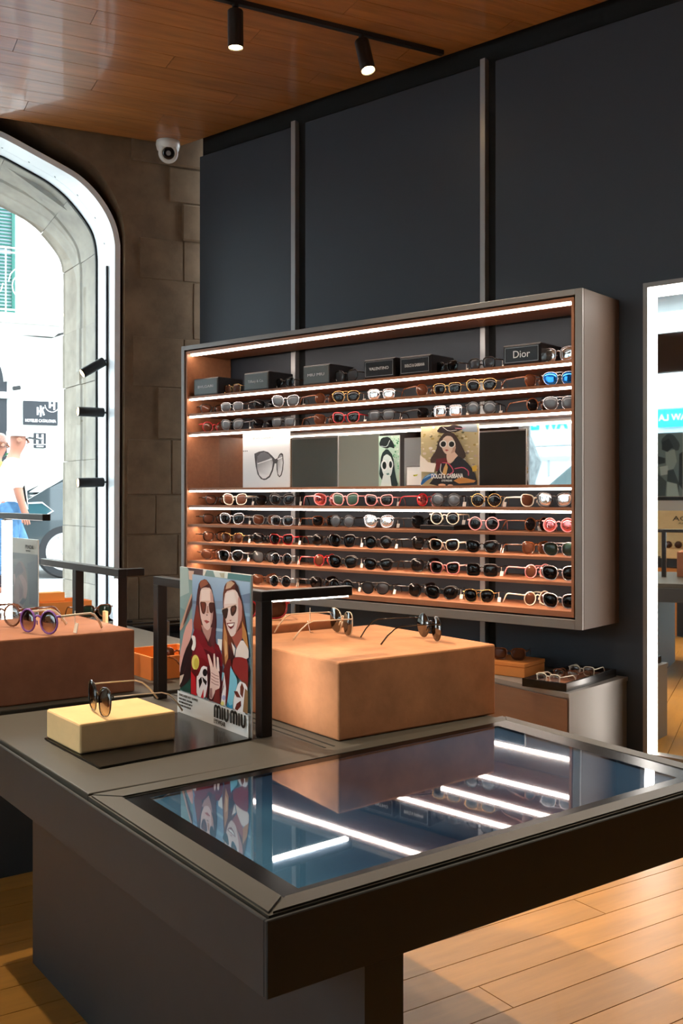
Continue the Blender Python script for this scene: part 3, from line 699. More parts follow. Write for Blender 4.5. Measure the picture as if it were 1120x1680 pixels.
# ------------------------------------------------------------------ eyewear
for k, c, kw in (('f_black', (18, 16, 16), dict(rough=.15, coat=.6)), ('f_tortoise', (104, 56, 28), dict(rough=.18, coat=.6, noise=.6, nscale=90)), ('f_gold', (216, 176, 116), dict(rough=.22, metal=.9)),
                 ('f_pink', (226, 150, 150), dict(rough=.25)), ('f_red', (176, 36, 44), dict(rough=.2, coat=.5)), ('f_white', (236, 226, 206), dict(rough=.25)), ('f_silver', (206, 208, 212), dict(rough=.2, metal=.9)),
                 ('f_purple', (130, 84, 168), dict(rough=.2, coat=.5)), ('f_grey', (120, 116, 112), dict(rough=.2)), ('f_cream', (226, 206, 180), dict(rough=.35)),
                 ('l_black', (14, 15, 17), dict(rough=.04, spec=.35)), ('l_brown', (80, 48, 34), dict(rough=.04, spec=.35)), ('l_blue', (40, 120, 210), dict(rough=.06, metal=.85)), ('l_pink', (216, 120, 120), dict(rough=.06, metal=.85)),
                 ('l_silver', (222, 224, 226), dict(rough=.06, metal=.9)), ('l_grey', (66, 70, 74), dict(rough=.04, spec=.35)), ('l_green', (44, 66, 56), dict(rough=.04, spec=.35))):
    mat(k, c, **kw)
see_through('l_clear', (226, 226, 226), .86); see_through('l_smoke', (70, 64, 66), .80)
m = see_through('l_fade', (255, 255, 255), .84); nt = m.node_tree
tc = nt.nodes.new('ShaderNodeTexCoord'); sp = nt.nodes.new('ShaderNodeSeparateXYZ'); cr = nt.nodes.new('ShaderNodeValToRGB')
nt.links.new(tc.outputs['Generated'], sp.inputs[0]); nt.links.new(sp.outputs['Z'], cr.inputs[0]); nt.links.new(cr.outputs[0], nt.nodes['Transparent BSDF'].inputs[0])
cr.color_ramp.elements[0].position = .05; cr.color_ramp.elements[0].color = srgb((236, 222, 200)); cr.color_ramp.elements[1].position = .88; cr.color_ramp.elements[1].color = srgb((22, 16, 14)); e = cr.color_ramp.elements.new(.45); e.color = srgb((150, 118, 94))
def outline(style, w_, h_, n=18):
    out = []
    for k in range(n):
        a = 2 * math.pi * k / n; c, s = math.cos(a), math.sin(a)
        p = {'round': 2, 'square': 4.5, 'wayfarer': 3.2, 'cat': 2.5, 'aviator': 2.4, 'butterfly': 2.7}[style]
        x = math.copysign(abs(c) ** (2 / p), c); z = math.copysign(abs(s) ** (2 / p), s)
        if style == 'wayfarer': x *= 1 + .08 * z
        if style == 'cat': z += .30 * max(0, x) * max(0, z) ** .6; x *= 1 + .10 * z
        if style == 'aviator': x += -.16 * max(0, -z); z *= 1.04; x *= 1 + .10 * z
        if style == 'butterfly': z += .12 * x; x *= 1 + .08 * z
        out.append((x * w_ / 2, z * h_ / 2))
    return out
GM = {}
def g_meshes(style, thick):
    key = (style, thick)
    if key in GM: return GM[key]
    lw_, lh = {'round': (.052, .052), 'square': (.054, .047), 'wayfarer': (.054, .045), 'cat': (.056, .046), 'aviator': (.056, .049), 'butterfly': (.058, .053)}[style]
    gap = .014; r = .0024 if thick else .0012; cx = gap / 2 + lw_ / 2 + r; cz = lh / 2 + r * 1.3
    o = outline(style, lw_, lh)
    zmin = min(z for _, z in o) - r; cz = -zmin + .0006
    def lens(sg, sc=1.0, y=0): return [Vector((sg * (cx + x * sc), y + abs(x + lw_ / 2) * .06 - (.002 if sc < .9 else 0), cz + z * sc)) for x, z in o]
    f = MB()
    for sg in (1, -1): f.tube(lens(sg), r, 5, closed=True, up=Vector((0, 1, 0)))
    zb = cz + lh * .18
    f.tube([(-gap / 2 - r, .001, zb), (-gap / 5, -.001, zb + .004), (gap / 5, -.001, zb + .004), (gap / 2 + r, .001, zb)], r * (1.1 if thick else 1.0), 5)
    if style == 'aviator': f.tube([(-cx * .55, .001, cz + lh * .46), (0, -.001, cz + lh * .47), (cx * .55, .001, cz + lh * .46)], r, 5)
    for sg in (1, -1):                                           # nose pads and end pieces
        f.tube([(sg * gap * .45, .003, zb - .008), (sg * gap * .62, .006, zb - .018)], .0016, 4)
        f.tube([(sg * (cx + lw_ / 2 - .003), .003, cz + lh * .28), (sg * (cx + lw_ / 2 + .007), .007, cz + lh * .28)], r * 1.3, 5)
    zh = cz + lh * .28; xh = cx + lw_ / 2 + .007
    fm = f.mesh('frame', True)
    def lensm(sg):
        m = MB(); n = len(o); a = [m.bm.verts.new(p) for p in lens(sg)]; bq = [m.bm.verts.new(p + Vector((0, .0016, 0))) for p in lens(sg)]
        mid = [m.bm.verts.new(p) for p in lens(sg, .55)]; c = m.bm.verts.new((sg * cx, abs(lw_ / 2) * .06 - .003, cz))
        for i in range(n):
            j = (i + 1) % n
            m.bm.faces.new((a[i], a[j], mid[j], mid[i])); m.bm.faces.new((mid[i], mid[j], c)); m.bm.faces.new((a[j], a[i], bq[i], bq[j]))
        m.bm.faces.new(bq); return m.mesh('lens', True)
    def templem(sg):
        m = MB(); q = r * 1.25 if thick else .0014
        m.tube([(sg * xh, .007, zh), (sg * (xh + .001), .05, zh), (sg * xh, .098, zh - .001), (sg * (xh - .002), .112, zh - .006), (sg * (xh - .005), .128, zh * .52), (sg * (xh - .008), .142, .0035)],
               [q, q * .95, q * .9, q * 1.05, q * 1.25, q * 1.35], 5, flat=.55); return m.mesh('temple', True)
    tg = MB().box(-.008, .008, -.0004, .0004, 0, .019, 0, 1, TM((xh - .006, .055, .0008), R(-20), R(-12))).box(-.0005, .0005, -.0005, .0005, .018, zh, 0, 1, TM((xh - .006, .055, .0))).mesh('price_tag')
    GM[key] = (fm, lensm(1), lensm(-1), templem(1), templem(-1), tg); return GM[key]
def glasses(loc, rz, style, fmat, lmat, label, group=None, thick=True, tmat=None, tag_on=True, tag_size=1, scale=1):
    o = thing('sunglasses', loc, label, 'sunglasses', group, rz=rz)
    o.scale = (scale,) * 3
    ms = g_meshes(style, thick)
    for me, nm, mt in ((ms[0], 'frame', fmat), (ms[1], 'lens', lmat), (ms[2], 'lens', lmat), (ms[3], 'temple', tmat or fmat), (ms[4], 'temple', tmat or fmat), (ms[5], 'price_tag', 'tag_card')):
        if nm == 'price_tag' and not tag_on: continue
        if not me.materials: me.materials.append(M('f_black'))
        c = bpy.data.objects.new(nm, me); COL.objects.link(c); c.parent = o
        if nm == 'price_tag' and tag_size != 1:
            p = sum((v.co for v in me.vertices), Vector()) / len(me.vertices); p.z = .0012; c.scale = (tag_size,) * 3; c.location = p * (1 - tag_size)
        c.material_slots[0].link = 'OBJECT'; c.material_slots[0].material = M(mt)
    return o

# ------------------------------------------------------------------ lit wall display
X0, X1, Y0, Y1, Z0, Z1 = -3.932, -1.705, 3.40, 3.7115, .515, 1.776
cab = thing('wall_display', (X0, Y0, Z0), 'wide grey framed wall display with lit wooden shelves of sunglasses', 'display shelf')
def cbox(name, m, x0, x1, y0, y1, z0, z1, bev=0, parent=cab): return MB().box(x0 - X0, x1 - X0, y0 - Y0, y1 - Y0, z0 - Z0, z1 - Z0, bev).obj(name, m, parent)
t = .022
cbox('outer_side', 'bronze_frame', X0, X0 + t, Y0, Y1, Z0, Z1, .001); cbox('outer_side', 'bronze_frame', X1 - .030, X1 - .001, Y0, Y0 + .012, Z0, Z1, .001); cbox('outer_side', 'bronze_side_shaded', X1 - .030, X1, Y0 + .0121, Y1, Z0, Z1, .001)
cbox('outer_top', 'bronze_frame', X0 + t, X1 - .030, Y0, Y1, Z1 - t, Z1, .001); cbox('outer_bottom', 'bronze_frame', X0 + t, X1 - .030, Y0, Y1, Z0, Z0 + .036, .001)
ix_0, ix_1, iz0, iz1 = X0 + t + .006, X1 - .038, Z0 + .043, Z1 - t - .006
cbox('lining', 'cabinet_wood', ix_0, ix_0 + .010, Y0 + .006, Y1, iz0, iz1); cbox('lining', 'cabinet_wood', ix_1 - .010, ix_1, Y0 + .006, Y1, iz0, iz1)
cbox('lining', 'cabinet_wood', ix_0 + .010, ix_1 - .010, Y0 + .006, Y1 - .04, iz1 - .014, iz1); cbox('lining', 'cabinet_wood', ix_0 + .010, ix_1 - .010, Y0 + .006, Y1 - .04, iz0, iz0 + .022)
sx0, sx1 = ix_0 + .0105, ix_1 - .0105
led_top = cbox('led_strip', 'led', sx0 + .01, sx1 - .002, Y0 + .02, Y0 + .034, iz1 - .0235, iz1 - .0142)
SH = [1.518, 1.430, 1.336, 1.053, .966, .870, .780, .686]
for i, z in enumerate(SH):
    s = cbox('shelf', 'cabinet_wood', sx0, sx1, Y0 + .012, Y0 + (.226 if i in (2, 3) else .29), z - .012, z)
    if i < 5: cbox('led_strip', 'led', sx0 + .01, sx1 - .001, Y0 + .0125, Y0 + .026, z - .0205, z - .0122, 0, s)
    else: cbox('led_strip', 'led_under', sx0 + .01, sx1 - .001, Y0 + .06, Y0 + .072, z - .0127, z - .0121, 0, s)
cbox('mirror', 'mirror', sx0, sx1, Y0 + .228, Y0 + .234, SH[3] + .001, SH[2] - .013)
shelf_z = SH[:3] + [SH[3]] + SH[4:] + [iz0 + .022]
ORD = ['first', 'second', 'third', 'fourth', 'fifth', 'sixth', 'seventh', 'eighth', 'ninth', 'tenth', 'eleventh', 'twelfth', 'thirteenth']
SHN = {0: 'top shelf', 1: 'second shelf', 2: 'third shelf', 4: 'fifth shelf', 5: 'sixth shelf', 6: 'seventh shelf', 7: 'eighth shelf', 8: 'bottom shelf'}
ST_ = dict(r='round', c='cat', a='aviator', s='square', w='wayfarer', b='butterfly')
FR = dict(k='f_black', t='f_tortoise', g='f_gold', p='f_pink', r='f_red', w='f_white', s='f_silver', c='f_grey', u='f_purple', m='f_cream')
FW_ = dict(k='black', t='tortoiseshell', g='gold', p='pink', r='red', w='white', s='silver', c='grey', u='purple', m='cream')
LE = dict(k='l_black', n='l_brown', b='l_blue', m='l_pink', w='l_silver', y='l_grey', g='l_green')
LW_ = dict(k='black', n='brown', b='blue mirrored', m='pink mirrored', w='silver mirrored', y='grey', g='green')
# per shelf: side-on pairs (A) and front-facing pairs (B): column in the photograph, style, frame, lens
ROWS = {
 0: 'B380wgn B466ckk B567bky B731wkk B789wky B915bsw',
 1: 'A349ckn B380wsy A437ckk B468bsy A535rtn B567agk B625wsw A703rtn B733wgk B789agk A880atn B918asb',
 2: 'A351rrn B380bky A434ckk B464wky A536ctn B567crk B625wky A704wkk B734ssw B789rky A884rtk B918asy',
 4: 'A357ckn B385bwn A439ckk B462bkk A537bpm B566bpg B621cpk A703rrm B731rky B797rgk A877cwn B909bkw',
 5: 'A352ckn B380bsk A435ccn B462wsk A532wtk B561rky B621bsw A697bkk B729rmk B793rpk A880rtk B916rpm',
 6: 'A352ckn B380cgn A435cks B461crk A532rkk B561bkk B620rkk A697bkk B728cwk B790ckk A878ctn B919asg',
 7: 'A350atn B378bsk A434bky B461rsk A533rrn B562bkk B620ckk A697bkk B729cpk B790skk A881rpn B921bsk',
 8: 'A433ctn B459rsk A530bkk B559rkk B615aky A692bkk B724bkk B785agk A880rwn B921bsk'}
ROWS[6] = ROWS[6].replace('A435cks', 'A435ckk')
for r, line in ROWS.items():
    for n, it in enumerate(line.split()):
        kind, px, sty, fr, le = it[0], int(it[1:4]), it[4], it[5], it[6]
        rnd = random.Random(r * 100 + n); y = Y0 + (.115 if kind == 'A' else .06)
        x = wall_x(px, y) + (.004 if kind == 'A' else 0)
        x = min(x, sx1 - .075)
        rz = R(rnd.uniform(62, 76)) if kind == 'A' else R(rnd.uniform(6, 20) if r else rnd.uniform(-8, -2))
        z = shelf_z[r] + .0006
        if r == 5 and px == 729: z += .0205
        shp = {'r': 'round', 'c': 'cat-eye', 'a': 'aviator', 's': 'square', 'w': 'wayfarer', 'b': 'oversized'}[sty]
        lab = '%s %s sunglasses with %s lenses, %s from left on %s of wall display' % (FW_[fr], shp, LW_[le], ORD[n], SHN[r])
        glasses((x, y, z), rz, ST_[sty], FR[fr], LE[le], lab, 'sunglasses on the wall display', thick=fr not in 'gs' or sty == 'b', tag_on=rnd.random() < .8)
rs = thing('display_riser', (wall_x(735, Y0 + .12), Y0 + .12, shelf_z[5]), 'flat dark riser under round cream sunglasses on the sixth shelf', 'riser')
MB().box(-.085, .085, -.085, .09, .0004, .020, .002).obj('body', 'mat_black', rs)
# sunglass boxes of the top shelf
for px0, px1, word, h, mname, lab in ((318, 358, 'BVLGARI', .088, 'case_grey', 'grey fronted sunglasses box at the far left of the top shelf'), (400, 441, 'Tiffany & Co.', .088, 'case_grey', 'grey green sunglasses box second from left on the top shelf'),
        (497, 541, 'MIU MIU', .090, 'case_grey', 'grey sunglasses box third from left on the top shelf'), (597, 648, 'VALENTINO', .086, 'case_black', 'black sunglasses box fourth from left on the top shelf'),
        (655, 707, 'DOLCE & GABBANA', .082, 'case_black', 'black sunglasses box fifth from left on the top shelf'), (825, 887, 'Dior', .080, 'case_black', 'large black sunglasses box at the right of the top shelf')):
    xa, xb = wall_x(px0, Y0 + .025), wall_x(px1, Y0 + .025); wd = xb - xa
    c = thing('sunglasses_box', (xa, Y0 + .025, SH[0]), lab, 'box', 'boxes on the top shelf')
    MB().box(0, wd, 0, .17, .0005, h, .003, 1).obj('body', 'case_black', c)
    mb = MB(); mb.box(.004, wd - .004, -.003, .001, .005, h - .004, .0028, 1); mb.obj('front', mname, c)
    mb = MB()
    for a in ((.010, wd - .010, h - .0125, h - .011), (.010, wd - .010, .011, .0125), (.010, .0115, .0125, h - .0125), (wd - .0115, wd - .010, .0125, h - .0125)): mb.box(a[0], a[1], -.0036, -.0028, a[2], a[3])
    mb.obj('border', 'grey_profile' if mname == 'case_black' else 'case_grey', c)
    if word == 'Dior': text('lettering', word, .040, 'silver_ink', c, on_card(wd / 2, h * .5, .0042))
    else: text('lettering', word, .018, 'silver_ink', c, on_card(wd / 2, h * .5, .0042), width=wd * (.62 if len(word) > 6 else .5))
# cards on the middle shelf
def card(name, px0, px1, y, h, label, cat='poster', m='poster_white'):
    xa, xb = wall_x(px0, y), wall_x(px1, y); c = thing(name, (xa, y, SH[3]), label, cat)
    MB().box(0, xb - xa, 0, .006, .0006, h, .0008).obj('panel', m, c); return c, xb - xa
YC = Y0 + .05
c1, w1 = card('advert_card', 398, 475, YC, .262, 'white card printed with one pair of large grey sunglasses')
MB().box(.004, w1 - .004, .0061, .008, .004, .250).obj('back', 'card_grey', c1)
HA = homography([(398, 704), (475, 699), (475, 797), (398, 799)])
def za(x, y): return HA(390 + x / 6.588, 690 + y / 6.588)
fr_ = [(180, 320), (230, 295), (280, 285), (330, 300), (375, 345), (405, 382), (430, 370), (450, 325), (470, 308), (490, 322), (496, 420), (490, 500), (475, 565), (452, 592), (432, 570), (420, 500), (418, 430), (400, 432), (380, 520), (350, 590), (310, 620), (285, 626), (250, 612), (215, 560), (195, 470), (183, 370)]
l1 = [(205, 410), (215, 350), (250, 312), (290, 300), (335, 325), (370, 370), (382, 420), (370, 500), (340, 575), (300, 608), (270, 608), (235, 570), (212, 500)]
l2 = [(428, 430), (440, 370), (460, 330), (480, 335), (487, 420), (480, 500), (465, 560), (450, 578), (436, 550)]
printed(c1, w1, .262, [('4d4b4d', fr_), (['8f8f92'] * 6 + ['a5a5a8'] + ['e6e6e8'] * 5 + ['b5b5b8'], l1), ('6f6d70', [(206, 405), (216, 350), (250, 314), (290, 302), (335, 326), (368, 366), (215, 430)]), ('f4f4f6', [(214, 432), (372, 374), (374, 382), (216, 440)]), (['a0a0a4'] * 4 + ['e0e0e2'] * 5, l2), ('f6f6f8', [(430, 378), (482, 355), (484, 362), (430, 388)])], za)
text('lettering', 'BVLGARI', .016, 'grey_profile', c1, on_card(w1 * .44, .238, .0022), width=w1 * .42)
for k in range(3): MB().box(.004 + .012 * k, .009 + .012 * k, -.0012, -.0006, .176, .181).obj('mark', 'ink', c1)
c2, w2_ = card('advert_card', 690, 785, Y0 + .035, .247, 'colour advert of a woman in round white sunglasses against foliage')
MB().box(.004, w2_ - .004, .0061, .008, .004, .240).obj('back', 'card_dark', c2)
HB = homography([(690, 690), (785, 689), (785, 797), (691, 798)])
def zb_(x, y): return HB(610 + x / 5.895, 670 + y / 5.895)
rg = random.Random(3)
pp = [('c9b98e', [(465, 110), (1035, 110), (1040, 755), (485, 755)])]
for k in range(150):
    x, y = rg.uniform(470, 1030), rg.uniform(120, 600); c = rg.choice(['8a7a4a', 'e6dcb8', 'b09a5c', 'd8c9a2', 'f0e8d2', '6e6a4e', 'c4b08a'] if y < 350 else ['e2d2c4', 'c8b2a4', 'efe6dc', '9a8a80', 'd6c6b0'])
    pp.append((c, ell(x, y, rg.uniform(7, 22), rg.uniform(5, 16), 6, rg.uniform(0, 3))))
pp += [('9aa6b0', [(850, 115), (1030, 115), (1030, 200), (900, 190)]), ('efe6de', [(480, 420), (560, 500), (640, 520), (620, 610), (480, 600)]),
       ('4a3a34', [(720, 190), (660, 270), (640, 380), (580, 470), (590, 520), (700, 480), (900, 480), (930, 440), (870, 300), (820, 210), (770, 185)]),
       ('352a2a', [(640, 180), (680, 120), (760, 130), (800, 110), (880, 130), (900, 160), (840, 190), (760, 190), (700, 200)]), ('d6d0c8', stroke([(700, 130), (760, 180), (840, 170)], 6)), ('d890a0', stroke([(820, 150), (880, 158), (920, 150)], 6)),
       ('e6c8b4', [(700, 260), (740, 225), (790, 235), (825, 300), (830, 370), (800, 430), (760, 440), (715, 400), (690, 340)]), ('c99f8a', [(800, 300), (828, 340), (822, 400), (770, 440), (800, 370)]),
       ('e2c0ac', [(740, 430), (820, 400), (850, 440), (780, 520), (745, 500)]), ('f4ece4', ell(708, 312, 37, 40)), ('2c2826', ell(710, 314, 26, 30)), ('f4ece4', ell(790, 316, 36, 40)), ('2c2826', ell(790, 318, 26, 30)),
       ('b9625c', [(722, 375), (745, 370), (765, 380), (742, 392)]), ('6a2a2e', [(640, 470), (740, 460), (760, 540), (700, 600), (640, 600)]), ('2e2b30', [(850, 440), (930, 500), (1000, 600), (1030, 700), (1030, 755), (560, 755), (640, 640), (700, 500), (745, 520), (790, 520)]),
       ('d0a468', [(740, 510), (755, 560), (740, 640), (700, 640), (715, 570)]), ('d85a74', stroke([(700, 510), (760, 515), (800, 570), (810, 610), (760, 640)], 9)), ('d85a74', stroke([(820, 575), (900, 560), (950, 600), (950, 650)], 10)), ('e6e0dc', stroke([(690, 520), (680, 600), (720, 640)], 7)),
       ('2f62a0', [(490, 730), (520, 660), (600, 615), (655, 640), (560, 690), (500, 750)]), ('7fa8d0', [(500, 690), (560, 640), (640, 620), (560, 660)]), ('c98a4c', [(810, 700), (880, 660), (1020, 700), (1000, 720), (860, 730)]), ('d7b24a', [(980, 560), (1025, 540), (1028, 600), (990, 610)]), ('e0b090', ell(700, 745, 36, 14)), ('d0a890', ell(780, 748, 26, 10))]
printed(c2, w2_, .247, pp, zb_)
text('lettering', 'DOLCE & GABBANA', .026, 'sign_white', c2, on_card(w2_ * .49, .0385, .012), width=w2_ * .55, bold=.0004)
text('lettering', 'EYEWEAR', .012, 'sign_white', c2, on_card(w2_ * .49, .020, .012), width=w2_ * .18)
c3, w3_ = card('advert_card', 621, 655, Y0 + .13, .225, 'tall narrow greenish portrait of a woman in round sunglasses beside a small white card')
HCc = homography([(621.5, 707), (655.5, 706), (655, 796), (620, 796)])
def zc3(x, y): return HCc(610 + x / 5.895, 670 + y / 5.895)
pc3 = [('bfe0cc', [(65, 215), (270, 215), (265, 745), (60, 745)])]
for k in range(40): pc3.append((rg.choice(['6fb98a', 'e6f6e8', '9fd6b0', '3f8a62']), ell(rg.uniform(190, 262), rg.uniform(225, 560), rg.uniform(4, 12), rg.uniform(5, 14), 6)))
pc3 += [('2a3a3a', [(150, 340), (95, 400), (75, 560), (70, 620), (110, 700), (200, 740), (260, 740), (230, 620), (210, 420)]), ('1f2a2a', [(75, 290), (100, 235), (170, 225), (215, 290), (225, 350), (180, 330), (150, 350), (80, 320)]), ('d8ecea', stroke([(90, 320), (150, 330), (180, 260)], 6)),
        ('dff0ec', [(110, 430), (150, 400), (195, 440), (205, 540), (190, 620), (160, 660), (120, 640), (95, 560)]), ('dff0ec', [(110, 620), (180, 640), (190, 740), (80, 740)]), ('f4fbf8', ell(122, 520, 34, 56)), ('26302e', ell(123, 520, 20, 40)), ('f4fbf8', ell(184, 512, 26, 52)), ('26302e', ell(184, 512, 15, 36)), ('6a9a94', [(138, 605), (165, 598), (172, 615), (150, 622)])]
printed(c3, w3_, .225, pc3, zc3)
c4, w4_ = card('small_card', 666, 692, Y0 + .10, .088, 'small white card in a dark edge left of the foliage advert', 'card', 'bronze_frame')
MB().box(.005, w4_ - .003, -.0012, -.0004, .005, .082).obj('face', 'white_card', c4)
printed(c4, w4_, .088, [('c8c84a', [(.45, .45), (.75, .42), (.7, .5), (.5, .52)]), ('5a5a30', [(.46, .46), (.56, .46), (.55, .5)])], lambda a, b: (a, 1 - b), z0=.0016)

# ------------------------------------------------------------------ eyewear on the tables
def top_of(o, h): return o.location.z + h
zb1 = .6906
q = etab(160, 1172, .5991)
glasses(tw(*q, .5991), R(-19), 'butterfly', 'f_black', 'l_fade', 'black topped gold sunglasses with cream temples on the small cream block', thick=False, tmat='f_cream', tag_on=False)
q = etab(62, 1040, .6885); glasses(tw(*q, .6887), TA + R(-68), 'round', 'f_purple', 'l_fade', 'purple rimmed round sunglasses with white temples on the brown block', tmat='f_white', tag_size=1.2)
q = etab(2, 1030, .6885); glasses(tw(q[0] + .01, q[1] + .03, .6887), TA + R(-66), 'round', 'f_tortoise', 'l_clear', 'tortoiseshell rimmed clear glasses cut by the left edge of the photo', tag_on=False)
q = etab(158, 1013, ZT + .0006); glasses(tw(*q, ZT + .0006), R(80), 'wayfarer', 'f_tortoise', 'l_green', 'tortoiseshell sunglasses behind the brown block between the two gantry posts')
q = etab(562, 1041, zb1); glasses(tw(*q, zb1), R(152), 'butterfly', 'f_cream', 'l_smoke', 'sunglasses with pale gold temples and white tags on the large tan block', thick=False, tmat='f_cream', tag_size=1.3)
q = etab(706, 1049, zb1); glasses(tw(*q, zb1), R(150), 'round', 'f_black', 'l_smoke', 'dark round sunglasses with black temples at the right of the large tan block', thick=False, tmat='f_black', tag_on=False)
glasses(tw(.66, 1.10, .7096), TA + R(-20), 'cat', 'f_red', 'l_brown', 'red tortoiseshell sunglasses on the block half hidden behind the large block')
glasses(tw(.62, 1.46, ZT + .0185), TA + R(185), 'wayfarer', 'f_tortoise', 'l_brown', 'brown sunglasses lying in the orange tray left of the dark post', tag_on=False)
glasses((-2.05, 3.46, .3626), R(22), 'wayfarer', 'f_tortoise', 'l_brown', 'tortoiseshell sunglasses on the small orange box on the bench', tag_on=False)
for i, (dy, fm_, lab) in enumerate(((-.165, 'f_white', 'white eyeglasses nearest the front of the black tray'), (-.045, 'f_tortoise', 'brown eyeglasses in the middle of the black tray'), (.07, 'f_white', 'white eyeglasses at the back of the black tray'))):
    glasses((-1.80 + .008 * i, 3.48 + dy, .3187), R(-6 + 5 * i), 'wayfarer', fm_, 'l_clear', lab, 'eyeglasses in the black tray', tag_on=False, scale=.78)

# ------------------------------------------------------------------ lamps and camera on the ceiling
tk = thing('ceiling_track', (-2.664, 3.246, CZ), 'thin black lamp track running across the timber ceiling', 'lamp track', rz=R(68))
MB().box(-2.2, .44, -.012, .012, -.019, -.0005).obj('rail', 'black_metal', tk)
def spot(label, base, aim, energy, size=62, L=.145, r=.031, name='ceiling_spotlight'):
    o = thing(name, base, label, 'spotlight', 'ceiling spotlights')
    MB().lathe([(.013, 0), (.013, -.012), (.006, -.014), (.006, -.03)], 12).obj('mount', 'black_metal', o)
    d = (Vector(aim) - Vector(base)).normalized(); q = (-d).to_track_quat('Z', 'Y').to_matrix().to_4x4()
    mt = Matrix.Translation((0, 0, -.026)) @ q
    MB().lathe([(r * .96, 0), (r, -.003), (r, -L), (r * .93, -L), (r * .88, -L + .008), (r * .3, -L + .012)], 28, mt).obj('barrel', 'black_metal', o, smooth=False)
    MB().lathe([(r * .86, -L + .006), (r * .86, -L + .004)], 24, mt).obj('lamp_face', 'lamp_face', o)
    l = bpy.data.lights.new('spot_light', 'SPOT'); l.energy = energy; l.spot_size = R(size); l.spot_blend = .6; l.shadow_soft_size = .02; l.color = (1, .80, .56)
    lo = bpy.data.objects.new('spot_light', l); COL.objects.link(lo); lo.parent = o; lo.matrix_local = mt @ Matrix.Translation((0, 0, -L - .004)); return o
tdir = Vector((math.cos(R(68)), math.sin(R(68)), 0))
def on_track(px): 
    # foot of the lamp on the track seen in column px
    n = Vector((-tdir.y, tdir.x, 0)); return on_plane(px, 30, Vector((-2.664, 3.246, CZ)), n)
b1, b2 = on_track(386), on_track(593)
spot('slim black ceiling spotlight hanging on the track, left one seen from its side', (b1.x, b1.y, CZ - .019), (b1.x, b1.y + .03, 0), 60)
spot('black ceiling spotlight with its lit lamp face showing, right one on the track', (b2.x, b2.y, CZ - .019), tuple(b2 + CR * .22 - CF * .30 + Vector((0, 0, -1.2))), 60)
for nm, base, aim, en in (('over the table', (-2.0, .6, CZ), tw(.15, .95, .6), 55), ('over the open floor', (-.72, 2.35, CZ), (-.45, 2.1, 0), 120), ('by the window', (-3.3, .9, CZ), (-3.4, 1.4, 0), 60), ('over the far table', (-2.9, 1.6, CZ), tw(.25, 1.45, .7), 160), ('facing the bench', (-1.1, 2.4, CZ), (-1.75, 3.45, .35), 22)):
    spot('black ceiling spotlight out of the photo ' + nm, base, aim, en)
cc = thing('security_camera', (-4.285, 3.61, CZ), 'white dome security camera under the edge of the timber ceiling', 'camera')
MB().lathe([(.064, -.0005), (.066, -.02), (.060, -.045), (.045, -.058)], 32).obj('base', 'cctv_white', cc, smooth=True)
dv = (Vector((.2, .3, 1.4)) - cc.location).normalized(); qm = Matrix.Translation(dv * .02 + Vector((0, 0, -.066))) @ dv.to_track_quat('Z', 'Y').to_matrix().to_4x4()
MB().lathe([(.010, -.052), (.035, -.045), (.050, -.020), (.054, .006), (.050, .022), (.036, .030), (.034, .026)], 32, qm).obj('eyeball', 'cctv_white', cc, smooth=True)
MB().lathe([(.0335, .022), (.0335, .0285), (.026, .031), (.014, .030)], 28, qm).obj('lens', 'cctv_lens', cc, smooth=True)
MB().lathe([(.013, .0305), (.012, .0325), (.004, .033)], 20, qm).obj('lens_ring', 'grey_metal', cc)
# spotlights on the window jamb
rail_s = .325
RO = .27
rp = thing('spot_rail', sw(rail_s, RO, ZS), 'thin black upright rail along the window jamb', 'lamp track', rz=SANG)
MB().box(-.006, .006, -.012, .006, 0, 2.0).obj('rail', 'black_metal', rp)
for z, dz, lab in ((1.79, -.62, 'upper black window spotlight, tilted down'), (1.49, 0, 'middle black window spotlight, level, on the jamb rail'), (1.094, -.03, 'lowest black window spotlight, level, on the jamb rail')):
    o = thing('window_spotlight', sw(rail_s + .007, RO - .01, z), lab, 'spotlight', 'spotlights on the window jamb')
    d = (ST * 1.0 - SO * .12 + Vector((0, 0, dz))).normalized(); q = (-d).to_track_quat('Z', 'Y').to_matrix().to_4x4(); L, r = .150, .027
    MB().tube([(0, 0, 0), tuple(d * .02)], .006, 8).obj('arm', 'black_metal', o)
    mt = Matrix.Translation(d * .015) @ q
    MB().lathe([(r * .9, 0), (r, -.003), (r, -L), (r * .9, -L), (r * .86, -L + .006), (r * .2, -L + .008)], 24, mt).obj('barrel', 'black_metal', o)
    MB().lathe([(r * .84, -L + .005), (r * .84, -L + .003)], 20, mt).obj('lamp_face', 'lamp_face', o)
    l = bpy.data.lights.new('spot_light', 'SPOT'); l.energy = 6; l.spot_size = R(60); l.spot_blend = .6; l.color = (1, .82, .6); l.shadow_soft_size = .015
    lo = bpy.data.objects.new('spot_light', l); COL.objects.link(lo); lo.parent = o; lo.matrix_local = mt @ Matrix.Translation((0, 0, -L - .004))

